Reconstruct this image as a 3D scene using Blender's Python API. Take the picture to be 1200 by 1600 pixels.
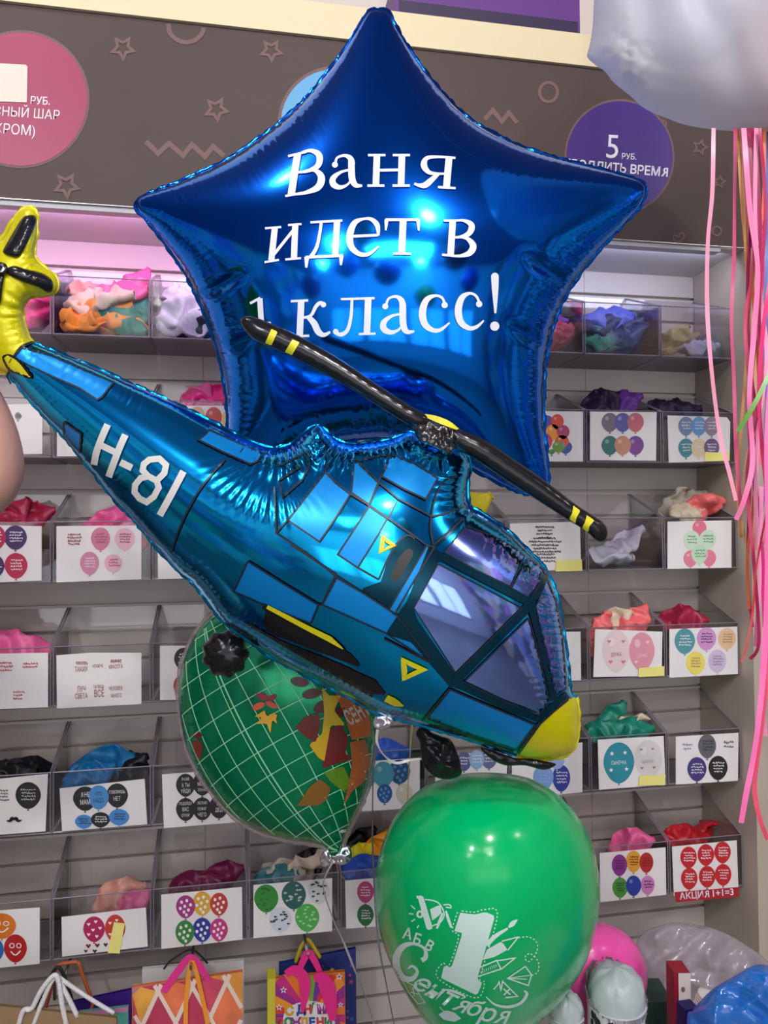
import bpy, bmesh, math, random
import numpy as np
from mathutils import Vector, Matrix, noise as mnoise
from mathutils.geometry import delaunay_2d_cdt

for o in list(bpy.data.objects):
    bpy.data.objects.remove(o)
scene = bpy.context.scene
COL = scene.collection
random.seed(7)

# ------------------------------------------------------------------ camera
FPX = 1187.5
CAM = np.array([0.2973, -1.4280, 1.5])
YAW, PIT, ROL = 0.18735, 0.02133, -0.00894
FW = np.array([math.sin(YAW)*math.cos(PIT), math.cos(YAW)*math.cos(PIT), math.sin(PIT)])
_r = np.array([math.cos(YAW), -math.sin(YAW), 0.0])
_u = np.cross(_r, FW)
RT = math.cos(ROL)*_r + math.sin(ROL)*_u
UP = -math.sin(ROL)*_r + math.cos(ROL)*_u
cd = bpy.data.cameras.new('camera')
cam = bpy.data.objects.new('camera', cd)
COL.objects.link(cam)
m = Matrix.Identity(4)
for i in range(3):
    m[i][0] = RT[i]; m[i][1] = UP[i]; m[i][2] = -FW[i]; m[i][3] = CAM[i]
cam.matrix_world = m
cd.sensor_fit = 'HORIZONTAL'
cd.sensor_width = 36.0
cd.lens = 36.0*FPX/1200.0
cd.clip_start = 0.02
scene.camera = cam

# ------------------------------------------------------------------ light and exposure
scene.view_settings.view_transform = 'Standard'
scene.view_settings.look = 'None'
scene.view_settings.gamma = 1.0
scene.view_settings.use_curve_mapping = False
scene.view_settings.exposure = 0.18
w = bpy.data.worlds.new('world'); scene.world = w
w.use_nodes = True
w.node_tree.nodes['Background'].inputs[0].default_value = (0.8, 0.85, 1.0, 1)
w.node_tree.nodes['Background'].inputs[1].default_value = 0.05
CEIL = 3.15
LAMPS = [  # x, y, power, colour, radius
    (0.70, -2.10, 56, (1.0, 0.96, 0.90), 0.07),
    (-0.36, -0.85, 11, (1.0, 0.95, 0.92), 0.045),
    (-0.75, -2.7, 50, (0.98, 0.98, 0.97), 0.05),
    (-1.5, -3.5, 26, (0.97, 0.97, 1.0), 0.05),
    (2.5, -2.0, 18, (1.0, 0.96, 0.90), 0.05),
    (0.6, -3.9, 34, (1.0, 0.97, 0.95), 0.05),  # added lamp, only there to brighten the unseen front wall
]
def lamp(name, kind, loc, energy, color=(1, 1, 1), size=0.1, rot=(0, 0, 0), size_y=None):
    l = bpy.data.lights.new(name, kind)
    l.energy = energy; l.color = color
    if kind == 'AREA':
        l.size = size
        if size_y:
            l.shape = 'RECTANGLE'; l.size_y = size_y
    else:
        l.shadow_soft_size = size
    o = bpy.data.objects.new(name, l)
    o.location = loc; o.rotation_euler = rot
    COL.objects.link(o)
    return o
for (x, y, e, c, r) in LAMPS:
    lamp('downlight_lamp', 'POINT', (x, y, CEIL-0.10), e, c, r)
# broad unseen fill lamp added over the aisle behind the photographer
lamp('panel_lamp', 'AREA', (0.2, -3.3, CEIL-0.06), 34, (1, 0.98, 0.95), 1.2, (0, 0, 0), 0.6)
# LED strip behind the fascia: pink-violet on the left, cool white on the right
lamp('strip_lamp_pink', 'AREA', (0.0, -0.150, 2.004), 1.05, (0.86, 0.46, 0.92), 1.0, (math.radians(52), 0, 0), 0.03)
lamp('strip_lamp_cool', 'AREA', (0.9, -0.150, 2.004), 0.5, (0.66, 0.68, 1.0), 0.6, (math.radians(52), 0, 0), 0.03)

# ------------------------------------------------------------------ pixel helpers
def rays(u, v):
    u = np.asarray(u, float); v = np.asarray(v, float)
    return FW + RT*((u-600)/FPX)[..., None] - UP*((v-800)/FPX)[..., None]
def atd(u, v, d):
    return CAM + rays(u, v)*np.asarray(d, float)[..., None]
def aty(u, v, y):
    r = rays(u, v)
    t = (y-CAM[1])/r[..., 1]
    return CAM + r*t[..., None]
def V(p): return Vector((float(p[0]), float(p[1]), float(p[2])))
def on_y(y):
    return lambda u, v, off=0.0: aty(u, v, y-off)
def on_d(d):
    return lambda u, v, off=0.0: atd(u, v, np.full(np.shape(u), d-off))
def zc(pts, x0, y0, s):                      # points measured in a magnified crop
    return [(x0+p[0]/s, y0+p[1]/s) for p in pts]

# ------------------------------------------------------------------ materials
MATS = {}
def mat(name, col, rough=0.5, metal=0.0, spec=0.5, bump=0.0, bscale=20.0, coat=0.0, trans=0.0, sub=0.0, vary=0.0, vscale=8.0, emit=None, emits=0.0):
    if name in MATS: return MATS[name]
    mt = bpy.data.materials.new(name); mt.use_nodes = True
    nt = mt.node_tree; b = nt.nodes['Principled BSDF']
    b.inputs['Base Color'].default_value = (*col, 1)
    b.inputs['Roughness'].default_value = rough
    b.inputs['Metallic'].default_value = metal
    b.inputs['Specular IOR Level'].default_value = spec
    b.inputs['Coat Weight'].default_value = coat
    b.inputs['Transmission Weight'].default_value = trans
    b.inputs['Subsurface Weight'].default_value = sub
    if emit:
        b.inputs['Emission Color'].default_value = (*emit, 1)
        b.inputs['Emission Strength'].default_value = emits
    if bump or vary:
        tc = nt.nodes.new('ShaderNodeTexCoord')
    if bump:
        n = nt.nodes.new('ShaderNodeTexNoise'); n.inputs['Scale'].default_value = bscale
        n.inputs['Detail'].default_value = 3
        nt.links.new(tc.outputs['Object'], n.inputs['Vector'])
        bp = nt.nodes.new('ShaderNodeBump'); bp.inputs['Strength'].default_value = bump
        bp.inputs['Distance'].default_value = 0.01
        nt.links.new(n.outputs['Fac'], bp.inputs['Height'])
        nt.links.new(bp.outputs['Normal'], b.inputs['Normal'])
    if vary:
        n = nt.nodes.new('ShaderNodeTexNoise'); n.inputs['Scale'].default_value = vscale
        nt.links.new(tc.outputs['Object'], n.inputs['Vector'])
        mr = nt.nodes.new('ShaderNodeMapRange')
        mr.inputs['From Min'].default_value = 0.3; mr.inputs['From Max'].default_value = 0.7
        mr.inputs['To Min'].default_value = 1-vary; mr.inputs['To Max'].default_value = 1+vary
        nt.links.new(n.outputs['Fac'], mr.inputs['Value'])
        mx = nt.nodes.new('ShaderNodeMix'); mx.data_type = 'RGBA'; mx.blend_type = 'MULTIPLY'
        mx.inputs['Factor'].default_value = 1
        mx.inputs['A'].default_value = (*col, 1)
        nt.links.new(mr.outputs['Result'], mx.inputs['B'])
        nt.links.new(mx.outputs['Result'], b.inputs['Base Color'])
    MATS[name] = mt
    return mt
def s2l(r, g, b):
    f = lambda c: ((c/255+0.055)/1.055)**2.4 if c > 10 else c/255/12.92
    return (f(r), f(g), f(b))
def paint(r, g, b, rough=0.55, **k):         # sRGB print colour
    return mat('print_%d_%d_%d_%d' % (r, g, b, int(rough*100)), s2l(r, g, b), rough, **k)
def clear(name, tint, gloss, rough=0.05, diff=0.0, dcol=(1, 1, 1), bump=0.0, transl=0.0):
    if name in MATS: return MATS[name]
    mt = bpy.data.materials.new(name); mt.use_nodes = True
    nt = mt.node_tree; nt.nodes.clear()
    out = nt.nodes.new('ShaderNodeOutputMaterial')
    tr = nt.nodes.new('ShaderNodeBsdfTransparent'); tr.inputs[0].default_value = (*tint, 1)
    gl = nt.nodes.new('ShaderNodeBsdfGlossy'); gl.inputs['Roughness'].default_value = rough
    lw = nt.nodes.new('ShaderNodeLayerWeight'); lw.inputs['Blend'].default_value = 0.25
    mr = nt.nodes.new('ShaderNodeMapRange')
    mr.inputs['To Min'].default_value = gloss*0.5; mr.inputs['To Max'].default_value = min(1, gloss*4)
    nt.links.new(lw.outputs['Facing'], mr.inputs['Value'])
    mx = nt.nodes.new('ShaderNodeMixShader')
    nt.links.new(mr.outputs['Result'], mx.inputs[0])
    base = tr.outputs[0]
    if diff:
        df = nt.nodes.new('ShaderNodeBsdfDiffuse'); df.inputs[0].default_value = (*dcol, 1)
        src = df.outputs[0]
        if transl:
            tl = nt.nodes.new('ShaderNodeBsdfTranslucent'); tl.inputs[0].default_value = (*dcol, 1)
            m0 = nt.nodes.new('ShaderNodeMixShader'); m0.inputs[0].default_value = transl
            nt.links.new(src, m0.inputs[1]); nt.links.new(tl.outputs[0], m0.inputs[2]); src = m0.outputs[0]
        m2 = nt.nodes.new('ShaderNodeMixShader'); m2.inputs[0].default_value = diff
        nt.links.new(base, m2.inputs[1]); nt.links.new(src, m2.inputs[2]); base = m2.outputs[0]
    nt.links.new(base, mx.inputs[1]); nt.links.new(gl.outputs[0], mx.inputs[2])
    nt.links.new(mx.outputs[0], out.inputs[0])
    MATS[name] = mt
    return mt

M_SLAT = mat('slat_board', (0.66, 0.605, 0.54), 0.4, vary=0.04, vscale=3)
M_PANEL = mat('side_board', (0.48, 0.42, 0.32), 0.45, bump=0.05, bscale=60, vary=0.04)
M_CREAM = mat('cream_board', s2l(226, 214, 172), 0.5)
M_SIGN = mat('brown_sign', s2l(84, 72, 67), 0.5, spec=0.2, vary=0.03)
M_SIGNM = mat('brown_motif', s2l(122, 97, 92), 0.5, spec=0.2)
M_ACR = clear('clear_acrylic', (0.955, 0.95, 0.955), 0.085)
M_ACRB = clear('smoky_acrylic', (0.80, 0.78, 0.80), 0.08, diff=0.7, dcol=(0.34, 0.32, 0.33), transl=0.4)
M_RIM = mat('acrylic_edge', (0.24, 0.21, 0.24), 0.2)
M_PAPER = mat('white_paper', (0.80, 0.78, 0.74), 0.6)
M_NOTE = mat('yellow_paper', s2l(236, 229, 130), 0.7)
M_BLACK = mat('black_print', (0.006, 0.006, 0.008), 0.35)
M_WHITE = mat('white_print', (0.78, 0.82, 0.84), 0.5)

# ------------------------------------------------------------------ mesh building
class MB:
    def __init__(s): s.v = []; s.f = []; s.mi = []; s.mats = []
    def m(s, mt):
        if mt not in s.mats: s.mats.append(mt)
        return s.mats.index(mt)
    def add(s, vs, fs, mt):
        o = len(s.v); k = s.m(mt)
        s.v.extend([tuple(float(c) for c in p) for p in vs])
        for f in fs:
            s.f.append(tuple(i+o for i in f)); s.mi.append(k)
    def box(s, x0, x1, y0, y1, z0, z1, mt):
        vs = [(x, y, z) for z in (z0, z1) for y in (y0, y1) for x in (x0, x1)]
        s.add(vs, [(0, 2, 3, 1), (4, 5, 7, 6), (0, 1, 5, 4), (2, 6, 7, 3), (0, 4, 6, 2), (1, 3, 7, 5)], mt)
    def prism(s, poly, vec, mt):             # closed polygon extruded along vec
        n = len(poly); vec = np.array(vec)
        vs = [np.array(p) for p in poly]+[np.array(p)+vec for p in poly]
        fs = [tuple(range(n))[::-1], tuple(range(n, 2*n))]+[(i, (i+1) % n, (i+1) % n+n, i+n) for i in range(n)]
        s.add(vs, fs, mt)
    def tube(s, pts, r, mt, sides=6, cap=True):
        P = [np.array(p, float) for p in pts]; n = len(P)
        rr = r if hasattr(r, '__len__') else [r]*n
        t0 = P[1]-P[0]; t0 = t0/np.linalg.norm(t0)
        a = np.array([0, 0, 1.0]) if abs(t0[2]) < 0.9 else np.array([1.0, 0, 0])
        nrm = np.cross(t0, a); nrm /= np.linalg.norm(nrm)
        vs = []
        for i in range(n):
            t = P[min(i+1, n-1)]-P[max(i-1, 0)]; t = t/(np.linalg.norm(t)+1e-12)
            nrm = nrm-t*np.dot(nrm, t); nrm /= np.linalg.norm(nrm)+1e-12
            b = np.cross(t, nrm)
            for k in range(sides):
                a = 2*math.pi*k/sides
                vs.append(P[i]+rr[i]*(math.cos(a)*nrm+math.sin(a)*b))
        fs = [(i*sides+k, i*sides+(k+1) % sides, (i+1)*sides+(k+1) % sides, (i+1)*sides+k) for i in range(n-1) for k in range(sides)]
        if cap: fs += [tuple(range(sides))[::-1], tuple(range((n-1)*sides, n*sides))]
        s.add(vs, fs, mt)
    def lathe(s, prof, c, axis, mt, n=32):
        c = np.array(c, float); ax = np.array(axis, float); ax /= np.linalg.norm(ax)
        a = np.array([1.0, 0, 0]) if abs(ax[0]) < 0.8 else np.array([0, 1.0, 0])
        e1 = np.cross(ax, a); e1 /= np.linalg.norm(e1); e2 = np.cross(ax, e1)
        vs = []
        for (r, h) in prof:
            for k in range(n):
                t = 2*math.pi*k/n
                vs.append(c+ax*h+r*(math.cos(t)*e1+math.sin(t)*e2))
        fs = [(i*n+k, i*n+(k+1) % n, (i+1)*n+(k+1) % n, (i+1)*n+k) for i in range(len(prof)-1) for k in range(n)]
        fs += [tuple(range(n))[::-1], tuple(range((len(prof)-1)*n, len(prof)*n))]
        s.add(vs, fs, mt)
    def build(s, name, parent=None, smooth=False):
        me = bpy.data.meshes.new(name)
        off = np.zeros(3)
        q = parent
        while q is not None:
            off = off+np.array(q.location); q = q.parent
        me.from_pydata([tuple(np.array(p)-off) for p in s.v], [], s.f)
        for mt in s.mats: me.materials.append(mt)
        me.polygons.foreach_set('material_index', s.mi)
        if smooth: me.polygons.foreach_set('use_smooth', [True]*len(s.f))
        me.update()
        o = bpy.data.objects.new(name, me); COL.objects.link(o)
        if parent is not None: o.parent = parent
        return o
def tag(o, label, cat, group=None):
    o['label'] = label; o['category'] = cat
    if group: o['group'] = group
    return o
def thing(name, label, cat, loc, group=None):
    o = bpy.data.objects.new(name, None); COL.objects.link(o)
    o.location = V(loc); o.empty_display_size = 0.03
    return tag(o, label, cat, group)
def struct(o):
    o['kind'] = 'structure'; return o

# 2D shapes (pixel space) laid on a surface through mp(u, v, off)
def catmull(pts, n=8, closed=False):
    P = [np.array(p, float) for p in pts]; out = []
    N = len(P)
    rng = range(N) if closed else range(N-1)
    for i in rng:
        g = lambda k: P[k % N] if closed else P[min(max(k, 0), N-1)]
        p0, p1, p2, p3 = g(i-1), g(i), g(i+1), g(i+2)
        for j in range(n):
            t = j/n
            out.append(0.5*((2*p1)+(-p0+p2)*t+(2*p0-5*p1+4*p2-p3)*t*t+(-p0+3*p1-3*p2+p3)*t**3))
    if not closed: out.append(P[-1])
    return out
def resample(pts, step, closed=True):
    P = np.array(pts, float)
    if closed: P = np.vstack([P, P[:1]])
    L = np.r_[0, np.cumsum(np.linalg.norm(np.diff(P, axis=0), axis=1))]
    n = max(3, int(round(L[-1]/step)))
    t = np.linspace(0, L[-1], n+1)
    if closed: t = t[:-1]
    return np.stack([np.interp(t, L, P[:, 0]), np.interp(t, L, P[:, 1])], -1)
def inside(poly, X, Y):
    poly = np.asarray(poly); r = np.zeros(X.shape, bool)
    x1, y1 = poly[:, 0], poly[:, 1]; x2, y2 = np.roll(x1, -1), np.roll(y1, -1)
    for a, b, c, d in zip(x1, y1, x2, y2):
        if b == d: continue
        k = ((b > Y) != (d > Y)) & (X < (c-a)*(Y-b)/(d-b)+a)
        r ^= k
    return r
def dist_poly(P, X):                         # distance of points X to closed polyline P, and arc position
    best = np.full(len(X), 1e9); arc = np.zeros(len(X)); s = 0
    Q = np.roll(P, -1, axis=0)
    for a, b in zip(P, Q):
        d = b-a; L2 = d@d+1e-12; L = math.sqrt(L2)
        t = np.clip(((X-a)@d)/L2, 0, 1)
        e = X-(a+t[:, None]*d); q = np.einsum('ij,ij->i', e, e)
        k = q < best
        best[k] = q[k]; arc[k] = s+t[k]*L
        s += L
    return np.sqrt(best), arc, s
def cdt(outline, interior):
    n = len(outline)
    vs = [Vector((float(p[0]), float(p[1]))) for p in outline]+[Vector((float(p[0]), float(p[1]))) for p in interior]
    r = delaunay_2d_cdt(vs, [(i, (i+1) % n) for i in range(n)], [], 1, 1e-5)
    return np.array([[v[0], v[1]] for v in r[0]]), [tuple(f) for f in r[2]]
def hexgrid(x0, x1, y0, y1, s):
    pts = []; j = 0; y = y0
    while y < y1:
        x = x0+(s/2 if j % 2 else 0)
        while x < x1:
            pts.append((x, y)); x += s
        y += s*0.866; j += 1
    return np.array(pts)
_lay = [0]
def layer():                                  # neighbouring prints never share exactly the same plane
    _lay[0] = (_lay[0]+1) % 14
    return 0.000018*_lay[0]
def fill(mb, poly, mp, mt, off=0.0012, step=0):
    """filled polygon on a surface; step>0 adds inner points so that it follows the curvature"""
    off = off+layer()
    P = np.array(poly, float)
    if step:
        P = resample(P, step)
        G = hexgrid(P[:, 0].min(), P[:, 0].max(), P[:, 1].min(), P[:, 1].max(), step)
        if len(G):
            G = G[inside(P, G[:, 0], G[:, 1])]
        if len(G):
            d, _, _ = dist_poly(P, G); G = G[d > step*0.45]
        v, f = cdt(P, G)
    else:
        v, f = cdt(P, [])
    f = [t if ((v[t[1]]-v[t[0]])[0]*(v[t[2]]-v[t[0]])[1]-(v[t[1]]-v[t[0]])[1]*(v[t[2]]-v[t[0]])[0]) < 0 else t[::-1] for t in f]
    mb.add(mp(v[:, 0], v[:, 1], off), f, mt)
def stroke(mb, pts, wd, mp, mt, off=0.0012, step=3.0, smooth=True, closed=False, cap=False):
    """ribbon of pixel width wd (number or list) along pts"""
    off = off+layer()
    n = len(pts)
    ww = list(wd) if hasattr(wd, '__len__') else [wd]*n
    q = [(p[0], p[1]) for p in pts]
    P3 = [np.array((a[0], a[1], b)) for a, b in zip(q, ww)]
    if smooth and n > 2:
        P3 = catmull(P3, 8, closed)
    if closed: P3 = list(P3)+[P3[0]]
    P3 = np.array(P3)
    L = np.r_[0, np.cumsum(np.linalg.norm(np.diff(P3[:, :2], axis=0), axis=1))]
    k = max(2, int(L[-1]/step)+1)
    t = np.linspace(0, L[-1], k)
    if not smooth:
        t = np.unique(np.round(np.r_[t, L], 5)); t = t[np.r_[True, np.diff(t) > 1e-3]]
    X = np.interp(t, L, P3[:, 0]); Y = np.interp(t, L, P3[:, 1]); W = np.interp(t, L, P3[:, 2])
    dx = np.gradient(X, t); dy = np.gradient(Y, t); l = np.hypot(dx, dy)+1e-9
    nx, ny = -dy/l, dx/l
    if not smooth and n > 2:                  # mitred corners
        ex = np.diff(X); ey = np.diff(Y); el = np.hypot(ex, ey)+1e-9; ex, ey = ex/el, ey/el
        px_, py_ = np.r_[ex[:1], ex], np.r_[ey[:1], ey]; qx, qy = np.r_[ex, ex[-1:]], np.r_[ey, ey[-1:]]
        if closed: px_[0], py_[0] = ex[-1], ey[-1]; qx[-1], qy[-1] = ex[0], ey[0]
        mx_, my_ = -(py_+qy), (px_+qx); ml = np.hypot(mx_, my_)+1e-9; mx_, my_ = mx_/ml, my_/ml
        sc = 1/np.maximum(0.45, -mx_*py_+my_*px_)
        nx, ny = mx_*sc, my_*sc
        keep = np.ones(len(X), bool)
        for c_ in (L[1:-1] if not closed else L):     # no intermediate points inside a mitre
            near = np.abs(t-c_); keep &= ~((near > 1e-2) & (near < np.max(W)*0.75))
        keep[0] = keep[-1] = True
        X, Y, W, nx, ny = X[keep], Y[keep], W[keep], nx[keep], ny[keep]
    a = mp(X+nx*W/2, Y+ny*W/2, off); b = mp(X-nx*W/2, Y-ny*W/2, off)
    wid = max(ww)
    if wid > 9:                               # middle row keeps wide strokes on curved skins
        c = mp(X, Y, off); vs = np.concatenate([a, c, b]); N = len(X)
        fs = []
        for i in range(N-1):
            fs += [(i, i+1, N+i+1, N+i), (N+i, N+i+1, 2*N+i+1, 2*N+i)]
    else:
        vs = np.concatenate([a, b]); N = len(X)
        fs = [(i, i+1, N+i+1, N+i) for i in range(N-1)]
    mb.add(vs, fs, mt)
def ell(cx, cy, rx, ry, n=24, rot=0.0):
    c, s = math.cos(rot), math.sin(rot)
    return [(cx+rx*math.cos(t)*c-ry*math.sin(t)*s, cy+rx*math.cos(t)*s+ry*math.sin(t)*c) for t in np.linspace(0, 2*math.pi, n, endpoint=False)]
_fc = {}
def _raw(body, bold):
    c = bpy.data.curves.new('t', 'FONT'); c.body = body; c.offset = bold; c.resolution_u = 3
    c.align_x = 'LEFT'; c.align_y = 'CENTER'
    o = bpy.data.objects.new('t', c); COL.objects.link(o)
    dg = bpy.context.evaluated_depsgraph_get(); dg.update()
    me = bpy.data.meshes.new_from_object(o.evaluated_get(dg))
    r = (np.array([v.co[:] for v in me.vertices]).reshape(-1, 3), [tuple(p.vertices) for p in me.polygons])
    bpy.data.objects.remove(o); bpy.data.curves.remove(c); bpy.data.meshes.remove(me)
    return r
def glyphs(body, bold=0.0):
    k = (body, bold)
    if k not in _fc:                          # the Cyrillic letter Ya is drawn as a mirrored R, which the font fills cleanly
        q = body.replace('Я', 'R').replace('я', 'R')
        v, f = _raw(q, bold)
        for i, ch in enumerate(body):
            if ch in 'Яя':
                pv = _raw(q[:i], bold)[0] if q[:i].strip() else None
                lo = pv[:, 0].max()+1e-4 if pv is not None else -9.0; hi = _raw(q[:i+1], bold)[0][:, 0].max()+1e-4
                k2 = (v[:, 0] > lo) & (v[:, 0] < hi)
                x = v[k2, 0]; v[k2, 0] = x.min()+x.max()-x
                if ch == 'я': v[k2, 1] = v[k2, 1]*0.76-0.06; xm = v[k2, 0].mean(); v[k2, 0] = xm+(v[k2, 0]-xm)*0.82
        if len(v): v[:, 0] -= (v[:, 0].min()+v[:, 0].max())/2
        _fc[k] = (v, f)
    return _fc[k]
def text(mb, body, cx, cy, h, mp, mt, ang=0.0, off=0.0016, wide=1.0, bold=0.0, shear=0.0):
    """h = cap height in pixels; ang in degrees, positive turns clockwise in the picture"""
    v, f = glyphs(body, bold)
    if len(v) == 0: return
    s = h/0.72
    x = v[:, 0]*s*wide+v[:, 1]*s*shear; y = -v[:, 1]*s
    a = math.radians(ang); c, sn = math.cos(a), math.sin(a)
    mb.add(mp(cx+x*c-y*sn, cy+x*sn+y*c, off), f, mt)

# ------------------------------------------------------------------ inflated film shapes
def vnoise(x, y, seed=0):
    x = np.asarray(x, float); y = np.asarray(y, float)
    xi = np.floor(x); yi = np.floor(y); fx = x-xi; fy = y-yi
    fx = fx*fx*(3-2*fx); fy = fy*fy*(3-2*fy)
    h = lambda a, b: np.modf(np.abs(np.sin(a*127.1+b*311.7+seed*74.7)*43758.5453))[0]
    return (h(xi, yi)*(1-fx)+h(xi+1, yi)*fx)*(1-fy)+(h(xi, yi+1)*(1-fx)+h(xi+1, yi+1)*fx)*fy
class Film:
    """Outline traced in the photo, inflated to a closed body of real thickness at depth D (metres from the camera)."""
    def __init__(s, outline, D, k=1.0, step=5.0, back=0.85, g=2.5, wr=None, disp=None, smooth=True, sub=6):
        s.D = D if callable(D) else (lambda u, v, d=D: np.full(np.shape(u), float(d)))
        P = catmull(outline, sub, True) if smooth else outline
        P = resample(P, step); s.P = P; s.step = step; s.back = back
        x0, y0 = P.min(0)-2*g; x1, y1 = P.max(0)+2*g
        nx = int((x1-x0)/g)+2; ny = int((y1-y0)/g)+2
        s.x0, s.y0, s.g, s.nx, s.ny = x0, y0, g, nx, ny
        X, Y = np.meshgrid(x0+g*np.arange(nx), y0+g*np.arange(ny))
        phi = None
        for lv in (8, 4, 2, 1):
            Xl, Yl = X[::lv, ::lv], Y[::lv, ::lv]
            mk = inside(P, Xl, Yl)
            if phi is None: q = np.zeros(Xl.shape)
            else:
                q = np.repeat(np.repeat(phi, 2, 0), 2, 1)[:Xl.shape[0], :Xl.shape[1]]
            q = q*mk; hh = (g*lv)**2
            for it in range(400 if lv > 1 else 160):
                n = np.zeros_like(q)
                n[1:-1, 1:-1] = (q[:-2, 1:-1]+q[2:, 1:-1]+q[1:-1, :-2]+q[1:-1, 2:]+hh)/4
                q = n*mk
            phi = q
        H = k*np.sqrt(2*phi)
        idx = np.argwhere(phi > 0)
        pts = np.stack([x0+g*idx[:, 1], y0+g*idx[:, 0]], -1)
        if wr or disp:
            d, a, L = dist_poly(P, pts)
            h = H[idx[:, 0], idx[:, 1]]
            if wr: h = wr(pts, d, a, h)
            if disp: h = disp(pts, d, a, h)
            H[idx[:, 0], idx[:, 1]] = np.maximum(h, 0)
        s.H = H
        G = hexgrid(x0, x1, y0, y1, step)
        G = G[inside(P, G[:, 0], G[:, 1])]
        d, _, _ = dist_poly(P, G)
        G = G[d > step*0.9]
        # one ring close to the seam so the edge turns round
        T = np.roll(P, -1, 0)-np.roll(P, 1, 0); T /= np.linalg.norm(T, axis=1)[:, None]+1e-9
        N = np.stack([-T[:, 1], T[:, 0]], -1)
        area = 0.5*np.sum(P[:, 0]*np.roll(P[:, 1], -1)-np.roll(P[:, 0], -1)*P[:, 1])
        if area < 0: N = -N
        s.N = N
        R1 = P+N*step*0.35
        R1 = R1[inside(P, R1[:, 0], R1[:, 1])]
        dd, _, _ = dist_poly(P, R1); R1 = R1[dd > step*0.25]
        s.v, s.f = cdt(P, np.vstack([G, R1]))
        d, _, _ = dist_poly(P, s.v); s.edge = d < 1e-3
    def h(s, u, v):
        u = np.asarray(u, float); v = np.asarray(v, float)
        a = np.clip((u-s.x0)/s.g, 0, s.nx-1.001); b = np.clip((v-s.y0)/s.g, 0, s.ny-1.001)
        i = a.astype(int); j = b.astype(int); fa = a-i; fb = b-j
        H = s.H
        return (H[j, i]*(1-fa)+H[j, i+1]*fa)*(1-fb)+(H[j+1, i]*(1-fa)+H[j+1, i+1]*fa)*fb
    def S(s, u, v, off=0.0):
        D = s.D(u, v)
        return atd(u, v, D-s.h(u, v)*D/FPX-off)
    def B(s, u, v, off=0.0):
        D = s.D(u, v)
        return atd(u, v, D+s.h(u, v)*s.back*D/FPX+off)
    def centre(s):
        c = s.v.mean(0); return atd(c[0], c[1], float(np.mean(s.D(s.v[:, 0], s.v[:, 1]))))
    def base(s):
        i = int(np.argmax(s.P[:, 1])); p = s.P[i]
        return atd(p[0], p[1], float(s.D(p[0], p[1])))
    def body(s, pick=None):
        """returns {material: MB} ; pick(u,v)->index array chooses the part of each triangle"""
        v = s.v; n = len(v)
        hz = s.h(v[:, 0], v[:, 1]); hz[s.edge] = 0
        D = s.D(v[:, 0], v[:, 1])
        fr = atd(v[:, 0], v[:, 1], D-hz*D/FPX)
        bk = atd(v[:, 0], v[:, 1], D+hz*s.back*D/FPX)
        tri = np.array([f for f in s.f if len(f) == 3])
        a = v[tri[:, 1]]-v[tri[:, 0]]; b = v[tri[:, 2]]-v[tri[:, 0]]
        cw = a[:, 0]*b[:, 1]-a[:, 1]*b[:, 0] > 0
        tri[cw] = tri[cw][:, ::-1]
        cen = v[tri].mean(1)
        part = pick(cen[:, 0], cen[:, 1]) if pick is not None else np.zeros(len(tri), int)
        bi = np.where(s.edge, np.arange(n), np.arange(n)+n)
        return fr, bk, tri, bi, part
    def make(s, name, mt, parent):
        fr, bk, tri, bi, part = s.body()
        mb = MB(); T = [tuple(t) for t in tri]
        mb.add(np.vstack([fr, bk]), T+[tuple(bi[list(t)][::-1]) for t in tri], mt)
        return mb.build(name, parent, True)
    def make_parts(s, pick, names, mts, parent):
        fr, bk, tri, bi, part = s.body(pick); res = []
        allv = np.vstack([fr, bk])
        for k, (nm, mt) in enumerate(zip(names, mts)):
            t = tri[part == k]
            if len(t) == 0: continue
            F = np.vstack([t, bi[t][:, ::-1]])
            used, inv = np.unique(F, return_inverse=True)
            mb = MB(); mb.add(allv[used], [tuple(x) for x in inv.reshape(F.shape)], mt)
            res.append(mb.build(nm, parent, True))
        return res
    def seam(s, mb, mt, width=4.0, seed=1, wav=0.5, mtf=None):
        P = s.P; n = len(P)
        t = np.arange(n)
        wv = width*(1+wav*(vnoise(t*0.7, t*0, seed)-0.5)*2)
        O = P-s.N*wv[:, None]; I = P+s.N*1.5
        D = s.D(P[:, 0], P[:, 1])
        z = 0.003*(vnoise(t*0.5, t*0, seed+5)-0.5)
        a = atd(I[:, 0], I[:, 1], D); b = atd(O[:, 0], O[:, 1], D+z)
        a2 = atd(I[:, 0], I[:, 1], D+0.0006); b2 = atd(O[:, 0], O[:, 1], D+z+0.0006)
        vs = np.vstack([a, b, b2, a2])
        fs = []
        for i in range(n):
            j = (i+1) % n
            fs += [(i, j, n+j, n+i), (n+i, n+j, 2*n+j, 2*n+i), (2*n+i, 2*n+j, 3*n+j, 3*n+i)]
        mb.add(vs, fs, mt)
        if mtf is not None:
            q = mtf(P[:, 0], P[:, 1])
            for k_, i in enumerate(np.repeat(np.arange(n), 3)):
                if q[i] is not None: mb.mi[k_-len(fs)] = mb.m(q[i])
#--END HELPERS--

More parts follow.
